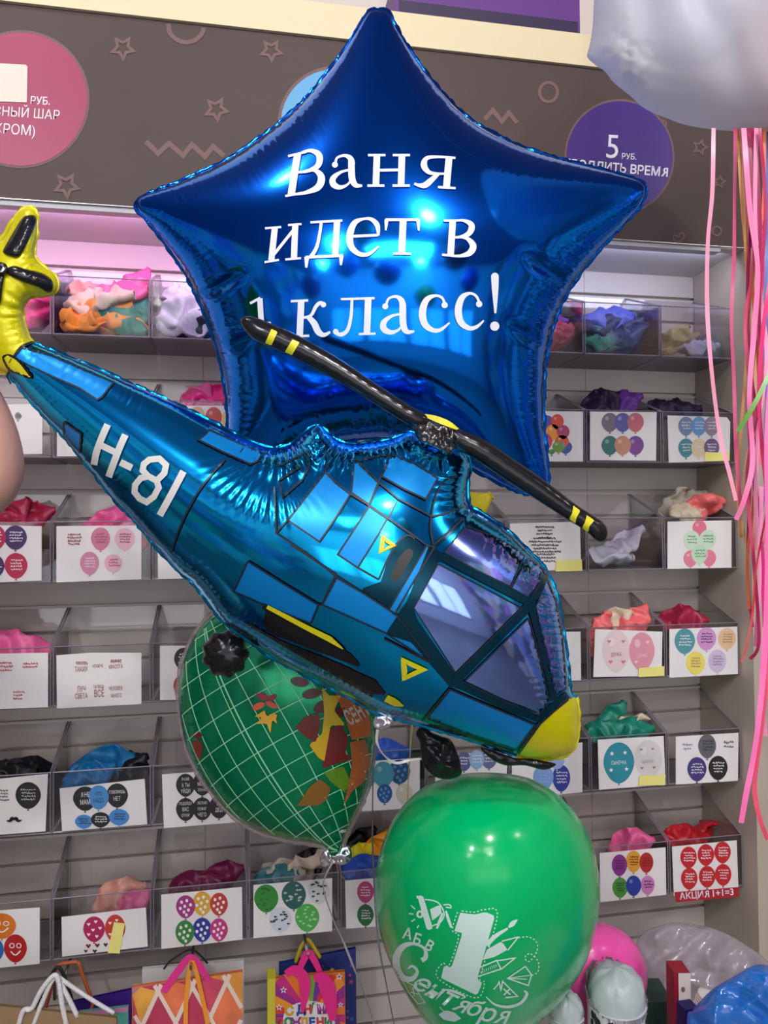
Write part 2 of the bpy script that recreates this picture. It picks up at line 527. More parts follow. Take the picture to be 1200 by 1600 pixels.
# ================================================================== SETTING
W, D, HF, HB = 0.1537, 0.128, 0.0965, 0.1463
ZR = {r: 1.8178-0.2*(r-1) for r in range(1, 7)}
XE = 8*W                                      # inner face of the side panel
def sbox(name, x0, x1, y0, y1, z0, z1, mt):
    b = MB(); b.box(x0, x1, y0, y1, z0, z1, mt); return struct(b.build(name))
M_FLOOR = mat('floor_tile', (0.16, 0.155, 0.15), 0.35, vary=0.1, vscale=2)
M_CEIL = mat('ceiling_board', (0.22, 0.18, 0.32), 0.8)
def shop_wall(name, dark, light):
    mt = bpy.data.materials.new(name); mt.use_nodes = True
    nt = mt.node_tree; b = nt.nodes['Principled BSDF']; b.inputs['Roughness'].default_value = 0.6
    tc = nt.nodes.new('ShaderNodeTexCoord'); vo = nt.nodes.new('ShaderNodeTexVoronoi'); vo.inputs['Scale'].default_value = 3.2
    nt.links.new(tc.outputs['Object'], vo.inputs['Vector'])
    cr = nt.nodes.new('ShaderNodeValToRGB'); cr.color_ramp.interpolation = 'CONSTANT'
    cols = [dark, light, (0.35, 0.16, 0.35), dark, (0.20, 0.25, 0.42), light, (0.45, 0.30, 0.22), (0.16, 0.30, 0.22)]
    e = cr.color_ramp.elements; e[0].color = (*cols[0], 1); e[1].position = 1/8; e[1].color = (*cols[1], 1)
    for i in range(2, 8):
        q = e.new(i/8); q.color = (*cols[i], 1)
    sp = nt.nodes.new('ShaderNodeSeparateColor'); nt.links.new(vo.outputs['Color'], sp.inputs[0])
    nt.links.new(sp.outputs[0], cr.inputs[0]); nt.links.new(cr.outputs[0], b.inputs['Base Color'])
    return mt
M_SHOP = shop_wall('stocked_shop_wall', (0.10, 0.09, 0.12), (0.50, 0.47, 0.46))
XL, XR, YF = -2.6, 3.0, -4.6
sbox('floor', XL, XR, YF, 0.05, -0.05, 0, M_FLOOR)
sbox('ceiling', XL, XR, YF, 0.05, CEIL, CEIL+0.05, M_CEIL)
sbox('wall_left', XL-0.05, XL, YF, 0.05, 0, CEIL, M_SHOP)
sbox('wall_right', XR, XR+0.05, YF, 0.05, 0, CEIL, M_SHOP)
sbox('wall_front', XL, XR, YF-0.05, YF, 0, CEIL, mat('front_wall', (0.74, 0.74, 0.76), 0.7))
M_LIT = mat('lit_window', (0.8, 0.8, 0.8), 0.3, emit=(0.92, 0.95, 1.0), emits=1.3)  # glowing panels added to stand in for the bright hall mirrored in the foil
M_FRAME = mat('window_frame', (0.12, 0.12, 0.14), 0.4)
for k, (a_, b_) in enumerate(((-1.9, -0.95), (-0.8, 0.15), (0.3, 1.25), (1.4, 2.35))):
    o = sbox('window_%d' % (k+1), a_, b_, YF+0.002, YF+0.02, 0.75, 1.95, M_LIT)
    mb = MB()
    for q in ((a_-.04, b_+.04, .70, .75), (a_-.04, b_+.04, 1.95, 2.0), (a_-.04, a_, .75, 1.95), (b_, b_+.04, .75, 1.95), ((a_+b_)/2-.015, (a_+b_)/2+.015, .75, 1.95)):
        mb.box(q[0], q[1], YF+0.001, YF+0.04, q[2], q[3], M_FRAME)
    mb.build('window_frame', o)
wb = MB()
wb.box(XL, XR, 0.011, 0.05, 0, CEIL, M_SLAT)
g0 = 0.8715-0.05*16
for k in range(0, 39):                         # slats: 42 mm boards with 8 mm grooves
    z0 = g0+0.05*k+0.003; z1 = min(z0+0.044, 2.018)
    if z0 > 2.016: break
    for a, b in ((XL, -1.06), (-1.0585, -0.3015), (-0.3, 0.232), (0.2328, 0.985), (0.9858, XE)):
        wb.box(a, b, 0.0, 0.0105, z0, z1, M_SLAT)
struct(wb.build('wall_back'))
# side panel, fascia, beam
b = MB(); b.box(XE, XE+0.30, -0.168, -0.001, 0.0, 2.018, M_PANEL)
tag(b.build('side_panel'), 'beige laminate side panel closing the bin shelving on the right', 'shelf panel')
SY = -0.168
b = MB()
b.box(-2.2, XE+0.30, SY+0.0125, -0.001, 2.018, 2.03, mat('fascia_underside', (0.55, 0.53, 0.52), 0.5))
b.box(-2.2, XE+0.30, SY, SY+0.012, 2.019, 2.326, M_SIGN)
b.box(-2.2, XE+0.30, SY-0.0005, SY+0.012, 2.0178, 2.0188, mat('steel_trim', (0.6, 0.58, 0.56), 0.3, metal=0.6))
sign = b.build('sign_panel')
tag(sign, 'long brown sign panel with coloured price circles above the bins', 'sign')
b = MB(); b.box(-2.2, XE+0.30, SY-0.006, -0.001, 2.3265, 2.384, M_CREAM)
tag(b.build('cream_beam'), 'cream board running along the top of the brown sign', 'shelf board')
mpS = on_y(SY)
def circle(cx, cy, rx, ry, ring, col, words, patch=None):
    mb = MB()
    fill(mb, ell(cx, cy, rx+ring, ry+ring, 64), mpS, M_SIGNM, 0.0006)
    fill(mb, ell(cx, cy, rx, ry, 64), mpS, col, 0.0010)
    for (t, x, y, h, a, bo) in words: text(mb, t, x, y, h, mpS, M_WHITE, a, 0.0014, 0.9, bo)
    if patch: fill(mb, patch, mpS, mat('cream_sticker', s2l(228, 222, 205), 0.6), 0.002)
    o = mb.build('price_circle', sign); return o
circle(32, 155, 104, 104, 4, paint(160, 46, 84, 0.4), [('РУБ.', 63, 158, 12, 3, 0.01), ('КРАСНЫЙ ШАР', 23, 176, 15, 4, 0.0), ('(ХРОМ)', 20, 203, 16, 4, 0.0)], [(-18, 98), (40, 101), (43, 104), (42, 160), (-18, 158)])
circle(524, 192, 85, 84, 5, paint(62, 158, 205, 0.4), [])
circle(968, 245, 83, 87, 3, paint(62, 32, 122, 0.4), [('5', 957, 231, 38, 3, 0.0), ('РУБ.', 983, 245, 9, 3, 0.01), ('ПРОДЛИТЬ ВРЕМЯ', 962, 263, 14, 5, 0.02)])
def motif(pts, wd, smooth=True, closed=False):
    mb = MB(); stroke(mb, pts, wd, mpS, M_SIGNM, 0.0008, 3, smooth, closed); mb.build('printed_motif', sign)
def outline_star(cx, cy, R, rot):
    motif([(cx+(R if k % 2 == 0 else R*0.5)*math.sin(k*math.pi/5+rot), cy-(R if k % 2 == 0 else R*0.5)*math.cos(k*math.pi/5+rot)) for k in range(10)], R*0.27, False, True)
for (x, y, R, ro) in ((192, 75, 17, 0.6), (424, 79, 16, 0.6), (338, 171, 17, 0.5), (104, 290, 18, 0.55), (1094, 230, 11, 0.3), (1124, 284, 9, 0.2)):
    outline_star(x, y, R, ro)
motif([(228, 221), (247, 240), (264, 224), (286, 243), (300, 226), (320, 245), (333, 229), (350, 244)], 8, False)
motif([(757, 187), (770, 172), (784, 190), (795, 176), (808, 192)], 7, False)
motif([(263, 37), (266, 52), (278, 63), (292, 66), (306, 62), (316, 52), (318, 43)], 7)
motif(ell(857, 144, 14, 15, 20), 5, True, True)
motif(ell(1120, 361, 7, 7, 14), 3, True, True)
motif([(1053, 366), (1052, 374), (1058, 378), (1067, 374), (1069, 366), (1064, 364), (1060, 370), (1053, 366)], 3)
motif(ell(1035, 194, 6, 6, 12), 3, True, True)
# purple carton on the beam
pb = thing('carton', 'dark purple cardboard carton standing on the cream beam', 'box', (0.73, -0.09, 2.385))
b = MB(); b.box(0.565, 0.905, -0.165, -0.02, 2.385, 2.46, mat('purple_card_light', s2l(96, 50, 128), 0.5)); b.build('lid', pb)
b = MB(); b.box(0.572, 0.898, -0.160, -0.025, 2.386, 2.412, mat('purple_card', s2l(44, 30, 66), 0.5))
b.box(0.571, 0.9, -0.1665, -0.1652, 2.385, 2.410, mat('purple_card', (0, 0, 0)))
b.build('box_body', pb)
# hidden LED strip profile under the sign, small clips on the wall
b = MB(); b.box(-1.2, XE-0.05, SY+0.004, SY+0.022, 2.0095, 2.0175, mat('led_housing', (0.5, 0.5, 0.52), 0.4))
tag(b.build('led_strip'), 'slim light strip hidden under the lower edge of the brown sign', 'light strip')

# ================================================================== BINS AND THEIR CARDS
FY = -D
mpC = on_y(FY-0.0012)
def egg(cx, cy, rx, ry, n=36):
    o = []
    for t in np.linspace(0, 2*math.pi, n, endpoint=False):
        sy = math.sin(t); x = rx*math.cos(t)*(1-0.16*max(0, sy)**1.3+0.0)
        o.append((cx+x, cy+ry*sy))
    return o
rnd = random.Random(3)
def scrib(mb, cx, cy, w, h, mt, rows=3, lw=1.3):
    for r in range(rows):
        y = cy-h/2+h*(r+0.5)/rows; ww = w*rnd.uniform(0.65, 1.0); x = cx-ww/2
        while x < cx+ww/2:
            l = rnd.uniform(1.6, 4.0)
            stroke(mb, [(x, y+rnd.uniform(-.8, .8)), (x+l*0.5, y-h/rows*rnd.uniform(.1, .35)), (x+l, y+h/rows*rnd.uniform(-.1, .3))], lw, mpC, mt, 0.0014, 2, False)
            x += l+rnd.uniform(.5, 1.1)
def heart(mb, x, y, r, mt, off=0.0014):
    fill(mb, [(x, y+r), (x-r, y-r*0.2), (x-r*0.6, y-r*0.8), (x, y-r*0.3), (x+r*0.6, y-r*0.8), (x+r, y-r*0.2)], mpC, mt, off)
def star5(mb, x, y, r, mt, mp=None, off=0.0014, rot=0.0):
    fill(mb, [(x+(r if k % 2 == 0 else r*0.42)*math.sin(k*math.pi/5+rot), y-(r if k % 2 == 0 else r*0.42)*math.cos(k*math.pi/5+rot)) for k in range(10)], mp or mpC, mt, off)
def pball(mb, cx, cy, rx, ry, col, ex=None, ecol=(235, 235, 235), k=0):
    o1 = 0.0006+0.00003*k
    mt = paint(*col, 0.4)
    fill(mb, egg(cx, cy, rx, ry), mpC, mt, o1)
    fill(mb, [(cx, cy+ry-0.5), (cx-2, cy+ry+2.6), (cx+2, cy+ry+2.6)], mpC, mt, o1)
    em = paint(*ecol, 0.5)
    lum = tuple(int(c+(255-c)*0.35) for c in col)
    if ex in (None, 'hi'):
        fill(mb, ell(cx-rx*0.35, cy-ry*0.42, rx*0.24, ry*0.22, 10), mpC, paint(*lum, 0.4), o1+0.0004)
    if ex == 'dots':
        for (a, q) in ((-.5, -.45), (.15, -.6), (.6, -.2), (-.1, -.05), (-.65, .15), (.35, .3), (-.2, .5), (.1, .78)):
            fill(mb, ell(cx+rx*a*0.85, cy+ry*q*0.9, rx*.16, ry*.15, 8), mpC, em, o1+0.0004)
    elif ex == 'hearts':
        for (a, q) in ((-.5, -.4), (.15, -.6), (.55, -.1), (-.1, .05), (-.5, .4), (.25, .55)):
            heart(mb, cx+rx*a, cy+ry*q, rx*.17, em, o1+0.0004)
    elif ex == 'stars':
        for (a, q) in ((-.45, -.45), (.4, -.5), (-.5, .35), (.5, .3)):
            star5(mb, cx+rx*a, cy+ry*q, rx*.16, em, None, o1+0.0004)
    elif ex == 'scrib':
        scrib(mb, cx, cy-ry*0.05, rx*1.2, ry*0.95, em, 4 if ry > 15 else 3, 1.2)
    elif ex == 'face':
        for s in (-1, 1):
            stroke(mb, ell(cx+s*rx*.3, cy-ry*.2, rx*.2, ry*.16, 8), 1.4, mpC, em, o1+0.0004, 2, True, True)
        stroke(mb, [(cx-rx*.4, cy+ry*.2), (cx, cy+ry*.48), (cx+rx*.45, cy+ry*.15)], 2, mpC, em, o1+0.0004)
    elif ex == 'camo':
        for i in range(14):
            a = rnd.uniform(0, 6.28); q = math.sqrt(rnd.random())*.8
            x, y = cx+rx*q*math.cos(a), cy+ry*q*math.sin(a)
            fill(mb, [(x-2.6, y), (x-.5, y-2), (x+1, y-.7), (x+3, y-1.5), (x+2, y+1), (x+.2, y+.8), (x-1, y+2)], mpC, em, o1+0.0004)
    elif ex and ex.startswith('t:'):
        ws = ex[2:].split('/')
        for i, t in enumerate(ws):
            text(mb, t, cx, cy+(i-(len(ws)-1)/2)*rx*0.62, rx*0.40 if len(t) < 5 else rx*0.30, mpC, em, -3, o1+0.0005, 0.62, 0.0)
def B6(x, y, dx, dy, rx, ry, cols, ex=None, ecol=(240, 240, 240), sk=-0.03):
    return [('b', x+dx*(i % 3), y+dy*(i//3)+sk*dx*(i % 3), rx, ry, c, ex, ecol) for i, c in enumerate(cols)]
RED = (196, 40, 44)
K = (34, 33, 34); BL = (72, 140, 200)
CARDS = {
 (2, -1): ('a plain white card', [(-50, 632), (66, 631), (66, 709), (-50, 711)], [('b', 28, 650, 5, 6, (150, 145, 145), 'scrib', (90, 90, 90))], None),
 (2, 0): ('a plain white card, behind the tail', [(89, 639), (226, 639), (226, 712), (89, 713)], [('b', 150, 670, 15, 18, (180, 170, 190), None)], None),
 (2, 1): ('a card of red and peach balloons', [(248, 634), (376, 634), (376, 716), (248, 716)], [('b', 334, 652, 13, 16, (190, 70, 60), None), ('b', 308, 650, 12, 15, (222, 160, 130), None), ('b', 282, 655, 13, 16, (200, 90, 90), None), ('b', 358, 655, 12, 15, (230, 190, 120), None)], None),
 (2, 5): ('a card showing a bunch of small rainbow balloons', [(806, 642), (911, 643), (911, 721), (806, 721)],
   [('b', 855, 662, 11, 13, (92, 80, 150), None), ('b', 871, 659, 10, 12, (214, 78, 52), None), ('b', 853, 690, 10, 13, (205, 56, 82), None), ('b', 880, 675, 10, 11, (170, 64, 110), None), ('b', 864, 675, 11, 12, (235, 150, 50), None), ('b', 884, 699, 10, 10, (70, 90, 160), None), ('b', 878, 690, 11, 10, (222, 90, 50), None), ('b', 873, 698, 10, 9, (110, 150, 60), None), ('b', 862, 706, 5, 4, (70, 140, 60), None)], None),
 (2, 6): ('a card of six metallic balloons', [(922, 643), (1026, 644), (1025, 720), (922, 719)], B6(953, 660, 20, 36, 13, 15, [(120, 112, 118), (92, 96, 160), (200, 110, 118), (60, 118, 112), (196, 142, 112), (120, 74, 140)], None, sk=0), None),
 (2, 7): ('a card of blue, teal and cream birthday balloons', [(1043, 649), (1136, 652), (1141, 660), (1140, 720), (1045, 723)], B6(1072, 666, 20, 34, 12, 15, [(112, 140, 166), (98, 156, 204), (150, 132, 150), (70, 138, 140), (218, 202, 158), (112, 92, 132)], 'scrib', (220, 220, 225), 0), [(1102, 706), (1140, 708), (1140, 720), (1101, 721)]),
 (3, -1): ('a card of violet and crimson balloons', [(-50, 820), (65, 822), (65, 907), (-50, 912)], [('b', -8, 840, 17, 20, (184, 36, 76), 'scrib'), ('b', 24, 840, 18, 19, (72, 44, 96), 'scrib'), ('b', -10, 885, 17, 19, (72, 44, 96), 'scrib'), ('b', 25, 884, 18, 20, (184, 36, 76), 'scrib')], None),
 (3, 0): ('a card of pale pink children balloons', [(88, 822), (221, 821), (221, 905), (88, 910)], [('s', 115, 843, 22, 20, (150, 70, 80)), ('b', 157, 842, 15, 18, (205, 120, 148), 'scrib', (170, 80, 110)), ('b', 195, 842, 16, 17, (228, 178, 192), 'scrib', (140, 50, 80)), ('b', 140, 880, 15, 18, (206, 132, 156), 'scrib', (235, 215, 225)), ('b', 177, 880, 14, 14, (226, 176, 190), 'scrib', (180, 50, 90))], None),
 (3, 1): ('a plain white card beside the pink children card', [(246, 824), (376, 822), (376, 902), (247, 905)], [('b', 340, 860, 15, 18, (200, 200, 205), None)], None),
 (3, 5): ('a card with a bunch of balloons drawn in black words', [(797, 818), (906, 815), (908, 890), (797, 893)], [('s', 851, 832, 30, 22, (40, 40, 40)), ('s', 851, 852, 48, 26, (40, 40, 40)), ('s', 852, 872, 34, 16, (40, 40, 40))], [(870, 876), (909, 874), (910, 892), (868, 893)]),
 (3, 7): ('a card of pink and striped green balloons', [(1043, 815), (1143, 813), (1143, 887), (1043, 889)], [('b', 1093, 825, 11, 12, (222, 120, 140), None), ('b', 1081, 844, 13, 15, (200, 226, 196), 'scrib', (110, 160, 110)), ('b', 1106, 843, 13, 15, (200, 226, 196), 'scrib', (110, 160, 110)), ('b', 1079, 873, 11, 13, (222, 130, 150), None), ('b', 1108, 872, 11, 13, (222, 130, 150), None), ('b', 1093, 866, 13, 15, (190, 222, 186), 'scrib', (110, 160, 110))], None),
 (4, -1): ('a white card with three red slogans', [(-50, 1022), (75, 1020), (75, 1105), (-50, 1110)], [('s', 8, 1042, 24, 18, (190, 60, 66)), ('s', 47, 1040, 30, 10, (190, 60, 66)), ('s', 28, 1087, 22, 16, (190, 60, 66))], None),
 (4, 0): ('six red slogans in block letters on its card', [(88, 1024), (140, 1020), (221, 1020), (221, 1100), (89, 1107)], [('w', 'ТАКИХ', 127, 1046, 8, (150, 70, 66)), ('s', 127, 1036, 18, 5, (150, 80, 76)), ('w', 'КОЛЮЧЕ', 153, 1041, 5, (150, 80, 76)), ('w', 'КРАСОТА', 181, 1042, 6, (150, 70, 66)), ('s', 181, 1033, 18, 5, (150, 80, 76)), ('w', 'ЛУЧ', 127, 1077, 9, (150, 60, 56)), ('w', 'СВЕТА', 127, 1088, 8, (150, 60, 56)), ('w', 'ТЫ ВЕСЬ', 154, 1073, 5, (150, 60, 56)), ('w', 'ВСЁ', 155, 1084, 11, (150, 60, 56)), ('w', 'ЧЕЛОВЕК', 181, 1076, 6, (150, 60, 56)), ('w', 'МНОГО', 182, 1087, 6, (150, 60, 56))], None),
 (4, 1): ('a card with a black and a red balloon', [(250, 1009), (376, 1009), (376, 1092), (250, 1094)], [('b', 287, 1030, 15, 18, K, 'scrib'), ('b', 286, 1072, 15, 18, (180, 40, 50), 'scrib'), ('b', 325, 1030, 15, 18, K, 'scrib')], None),
 (4, 5): ('a card with a magenta balloon at its edge', [(806, 988), (907, 987), (908, 1063), (806, 1066)], [('b', 883, 1042, 9, 12, (214, 60, 120), None)], None),
 (4, 6): ('a card of two pastel pink daughter balloons', [(930, 983), (1035, 987), (1034, 1056), (927, 1058)], [('b', 963, 1017, 22, 33, (228, 206, 206), None), ('b', 1003, 1018, 20, 30, (222, 150, 162), None), ('w', 'ДОЧКА', 963, 1023, 6, (205, 110, 120)), ('w', 'ДОЧКА', 1003, 1025, 6, (240, 200, 208)), ('h', 954, 1034, 3.5, (210, 120, 130)), ('h', 974, 1034, 3.5, (210, 120, 130)), ('h', 952, 1002, 3, (210, 120, 130)), ('h', 974, 1002, 3, (210, 120, 130)), ('h', 994, 1034, 3, (240, 210, 215)), ('h', 1012, 1003, 3, (240, 210, 215))], [(998, 1044), (1038, 1041), (1038, 1056), (998, 1058)]),
 (4, 7): ('a card of teal, pink, peach and yellow balloons', [(1046, 983), (1152, 979), (1153, 1053), (1046, 1059)], [('b', 1070, 1002, 16, 20, (84, 152, 156), 'scrib'), ('b', 1104, 998, 15, 18, (206, 150, 196), 'scrib', (90, 60, 110)), ('b', 1136, 998, 14, 17, (226, 192, 150), 'scrib', (190, 140, 90)), ('b', 1087, 1036, 15, 18, (230, 220, 100), 'scrib', (190, 120, 110)), ('b', 1121, 1033, 14, 18, (206, 190, 214), 'scrib', (150, 130, 170))], None),
 (5, -1): ('a card with a black balloon and a black moustache', [(-50, 1222), (75, 1209), (71, 1299), (-50, 1308)], [('b', 44, 1243, 20, 21, K, 'scrib', (200, 200, 200)), ('s', 5, 1243, 16, 20, (60, 60, 60)), ('m', 22, 1280)], None),
 (5, 0): ('a tilted card of black and blue slogan balloons', [(93, 1232), (226, 1217), (230, 1288), (97, 1299)], [('b', 133, 1248, 19, 19, K, 't:Я НЕ/МАМ'), ('b', 183, 1243, 17, 19, K, 't:ГОВОРИШЬ/НЕТ'), ('b', 154, 1246, 16, 19, BL, 't:ЧТО/НАДО', (24, 40, 80)), ('b', 131, 1284, 14, 11, BL, 'scrib', (24, 40, 80)), ('b', 157, 1281, 15, 12, K, 'scrib'), ('b', 186, 1277, 16, 13, BL, 'scrib', (24, 40, 80))], None),
 (5, 1): ('a card of six black slogan balloons', [(253, 1210), (376, 1201), (376, 1284), (256, 1294)], [('b', 290, 1227, 15, 18, K, 't:РАЗВЕ/А ТЫ/УЙДИ'), ('b', 316, 1225, 15, 18, K, 't:КАК/МЕНЯ/ПОНЯЛ'), ('b', 342, 1223, 15, 18, K, 'scrib'), ('b', 290, 1265, 15, 18, K, 't:ПОДОЙДУ/ВАС/ОТХЕР'), ('b', 316, 1264, 15, 18, K, 't:ЖЕЛАЮ/ПОФИГ/ЧЕГО'), ('b', 342, 1261, 15, 18, K, 't:КА/ДЕД')], None),
 (5, 3): ('a card of teal and navy patterned balloons', [(545, 1192), (656, 1184), (656, 1262), (545, 1269)], [('b', 572, 1213, 16, 19, (70, 140, 170), 'dots', (150, 200, 220)), ('b', 599, 1210, 17, 20, (74, 150, 166), None), ('b', 624, 1206, 17, 19, (44, 84, 132), 'dots', (90, 140, 180)), ('b', 601, 1240, 12, 15, (40, 92, 146), 'dots', (110, 160, 200)), ('b', 632, 1240, 13, 16, (206, 202, 176), None)], None),
 (5, 4): ('a card of slate and light blue balloons', [(680, 1181), (793, 1173), (791, 1250), (680, 1256)], [('b', 725, 1190, 12, 15, (84, 96, 140), 'scrib'), ('b', 764, 1186, 13, 15, (96, 108, 150), 'scrib'), ('b', 745, 1187, 12, 15, (140, 180, 214), 'scrib')], None),
 (5, 5): ('a card of light and royal blue balloons', [(800, 1172), (910, 1160), (910, 1238), (800, 1249)], [('b', 870, 1190, 12, 12, (150, 176, 220), None), ('b', 849, 1215, 16, 20, (122, 160, 214), 'scrib', (150, 180, 220)), ('b', 877, 1216, 14, 21, (48, 62, 150), 'scrib')], None),
 (5, 6): ('a card of a teal and a clear sonny balloon', [(934, 1156), (1037, 1150), (1040, 1226), (936, 1234)], [('b', 1013, 1186, 22, 30, (216, 212, 206), None), ('b', 967, 1192, 24, 32, (44, 142, 156), 'stars'), ('w', 'СЫНОЧКА', 967, 1192, 6, (235, 240, 240)), ('w', 'СЫНОЧКА', 1012, 1190, 5, (170, 180, 190)), ('h', 1003, 1200, 2.4, (120, 120, 130)), ('h', 1022, 1199, 2.4, (120, 120, 130)), ('h', 1002, 1171, 2.4, (140, 130, 130)), ('h', 1020, 1170, 2.4, (140, 130, 130))], [(1000, 1212), (1040, 1211), (1039, 1227), (998, 1227)]),
 (5, 7): ('a card of grey, violet and black balloons', [(1056, 1151), (1154, 1145), (1153, 1220), (1056, 1226)], [('b', 1105, 1166, 14, 19, (100, 100, 104), 'scrib', (60, 60, 64)), ('b', 1089, 1202, 15, 19, (70, 60, 120), 'scrib'), ('b', 1122, 1200, 15, 19, (44, 42, 42), 'scrib'), ('s', 1074, 1167, 16, 12, (120, 130, 170)), ('s', 1138, 1164, 14, 14, (90, 90, 100))], None),
 (6, -1): ('a card of smiling orange, blue and red balloons', [(-50, 1426), (62, 1418), (62, 1506), (-50, 1517)], [('b', 3, 1447, 22, 20, (218, 118, 36), 'face'), ('b', -14, 1485, 20, 22, (44, 108, 186), 'face'), ('b', 24, 1482, 18, 22, (178, 34, 34), 'face')], None),
 (6, 0): ('a card of balloons printed with hearts and a yellow note', [(96, 1433), (228, 1418), (231, 1479), (97, 1495)], [('b', 180, 1451, 16, 22, (196, 62, 52), 'hearts'), ('b', 147, 1452, 17, 20, (178, 40, 92), 'hearts'), ('h', 138, 1478, 4, (120, 30, 40)), ('h', 152, 1477, 4, (120, 30, 40)), ('h', 165, 1476, 3.5, (40, 30, 60)), ('h', 134, 1486, 3, (60, 40, 50)), ('h', 148, 1486, 3.5, (60, 40, 50))], [(178, 1441), (195, 1443), (187, 1490), (168, 1489)]),
 (6, 1): ('a card of six polka dot balloons', [(252, 1398), (378, 1386), (379, 1468), (252, 1483)], [('b', 342, 1413, 14, 18, (192, 62, 48), 'dots'), ('b', 290, 1417, 15, 18, (164, 52, 126), 'dots'), ('b', 316, 1412, 15, 19, (220, 170, 48), 'dots'), ('b', 342, 1453, 14, 18, (198, 56, 120), 'dots'), ('b', 289, 1457, 15, 19, (58, 136, 58), 'dots'), ('b', 316, 1453, 15, 19, (40, 62, 150), 'dots')], None),
 (6, 2): ('a card of green and black camouflage balloons', [(396, 1383), (519, 1372), (519, 1455), (396, 1466)], [('b', 416, 1404, 19, 22, (48, 138, 52), 'camo', (38, 104, 40)), ('b', 459, 1399, 19, 22, (44, 96, 92), 'camo', (190, 205, 195)), ('b', 498, 1393, 17, 20, (206, 214, 206), 'camo', (36, 48, 40)), ('b', 438, 1437, 18, 20, (206, 216, 220), 'camo', (44, 54, 60)), ('b', 480, 1434, 19, 22, (76, 176, 78), 'camo', (180, 220, 160))], None),
 (6, 3): ('a card of magenta and green balloons', [(539, 1376), (655, 1366), (655, 1443), (541, 1451)], [('b', 571, 1394, 13, 17, (186, 66, 112), 'scrib'), ('b', 571, 1430, 13, 17, (40, 106, 56), 'scrib'), ('b', 608, 1390, 13, 17, (60, 80, 160), 'scrib')], None),
 (6, 6): ('a card of six plain coloured smiley balloons', [(937, 1333), (1040, 1324), (1041, 1398), (938, 1410)], [('b', 1010, 1348, 11, 16, (176, 46, 44), 'scrib', (120, 30, 30)), ('b', 968, 1352, 12, 17, (140, 52, 138), 'scrib', (90, 30, 90)), ('b', 990, 1346, 12, 17, (226, 160, 52), 'scrib', (90, 60, 20)), ('b', 1012, 1383, 11, 15, (206, 128, 186), 'scrib', (60, 30, 60)), ('b', 969, 1387, 12, 16, (76, 150, 60), 'scrib', (30, 70, 30)), ('b', 990, 1384, 12, 16, (44, 66, 156), None)], None),
 (6, 7): ('a card of six red balloons over a red promotion strip', [(1050, 1323), (1151, 1313), (1154, 1392), (1053, 1400)], [('b', 1076, 1340, 13, 17, RED, 'scrib'), ('b', 1103, 1336, 13, 17, RED, 'scrib'), ('b', 1129, 1332, 13, 17, RED, 'scrib'), ('b', 1077, 1373, 13, 17, RED, 'scrib'), ('b', 1105, 1370, 13, 17, RED, 'scrib'), ('b', 1130, 1367, 13, 17, RED, 'scrib'), ('q', [(1054, 1394), (1154, 1386), (1155, 1401), (1056, 1410)], (176, 30, 44)), ('w2', 'АКЦИЯ 1+1=3', 1104, 1397.5, 10.5)], None),
}
PLAIN = {(1, -1): 'clear bin of magenta balloons behind the yellow tail fin', (1, 0): 'clear bin of orange, cream and green balloons in the top row',
         (1, 1): 'clear bin of white and black balloons in the top row', (1, 5): 'clear bin of hot pink balloons in the top row beside the star',
         (1, 6): 'clear bin of navy and teal balloons in the top row', (1, 7): 'clear bin of olive and silver balloons in the top right corner',
         (3, 4): 'clear bin holding a yellow balloon behind the helicopter windscreen', (3, 6): 'clear bin without a card, holding two white balloons'}
tb = MB(); e = 0.0009; T = 0.0024
tb.box(e, W-e, -D, -D+T, 0.0, HF, M_ACR)
tb.box(e, W-e, -T, -0.0004, 0.0, HB, M_ACR)
for x in (e, W-e-T):
    tb.prism([(x, -D+T, 0), (x, -T, 0), (x, -T, HB), (x, -D+T, HF)], (T, 0, 0), M_ACR)
bb = MB(); bb.box(e+T, W-e-T, -D+T, -T, 0.0, 0.003, M_ACRB)
rb = MB(); r = 0.0017
for x in (e+T/2, W-e-T/2):
    rb.tube([(x, -D+0.001, HF), (x, -0.002, HB)], r, M_RIM, 4)
    rb.tube([(x, -D+0.0008, 0.001), (x, -D+0.0008, HF)], r*0.75, M_RIM, 4)
rb.tube([(e, -D+0.001, HF), (W-e, -D+0.001, HF)], r*0.6, M_RIM, 4)
rb.tube([(e, -D+0.001, 0.0012), (W-e, -D+0.001, 0.0012)], r*0.8, M_RIM, 4)
def mesh_of(mb, name):
    o = mb.build(name); me = o.data; bpy.data.objects.remove(o); return me
ME_T, ME_B, ME_R = mesh_of(tb, 'bin_shell'), mesh_of(bb, 'bin_bottom'), mesh_of(rb, 'bin_rim')
ROWN = {1: 'top', 2: 'second', 3: 'third', 4: 'fourth', 5: 'fifth', 6: 'lowest'}
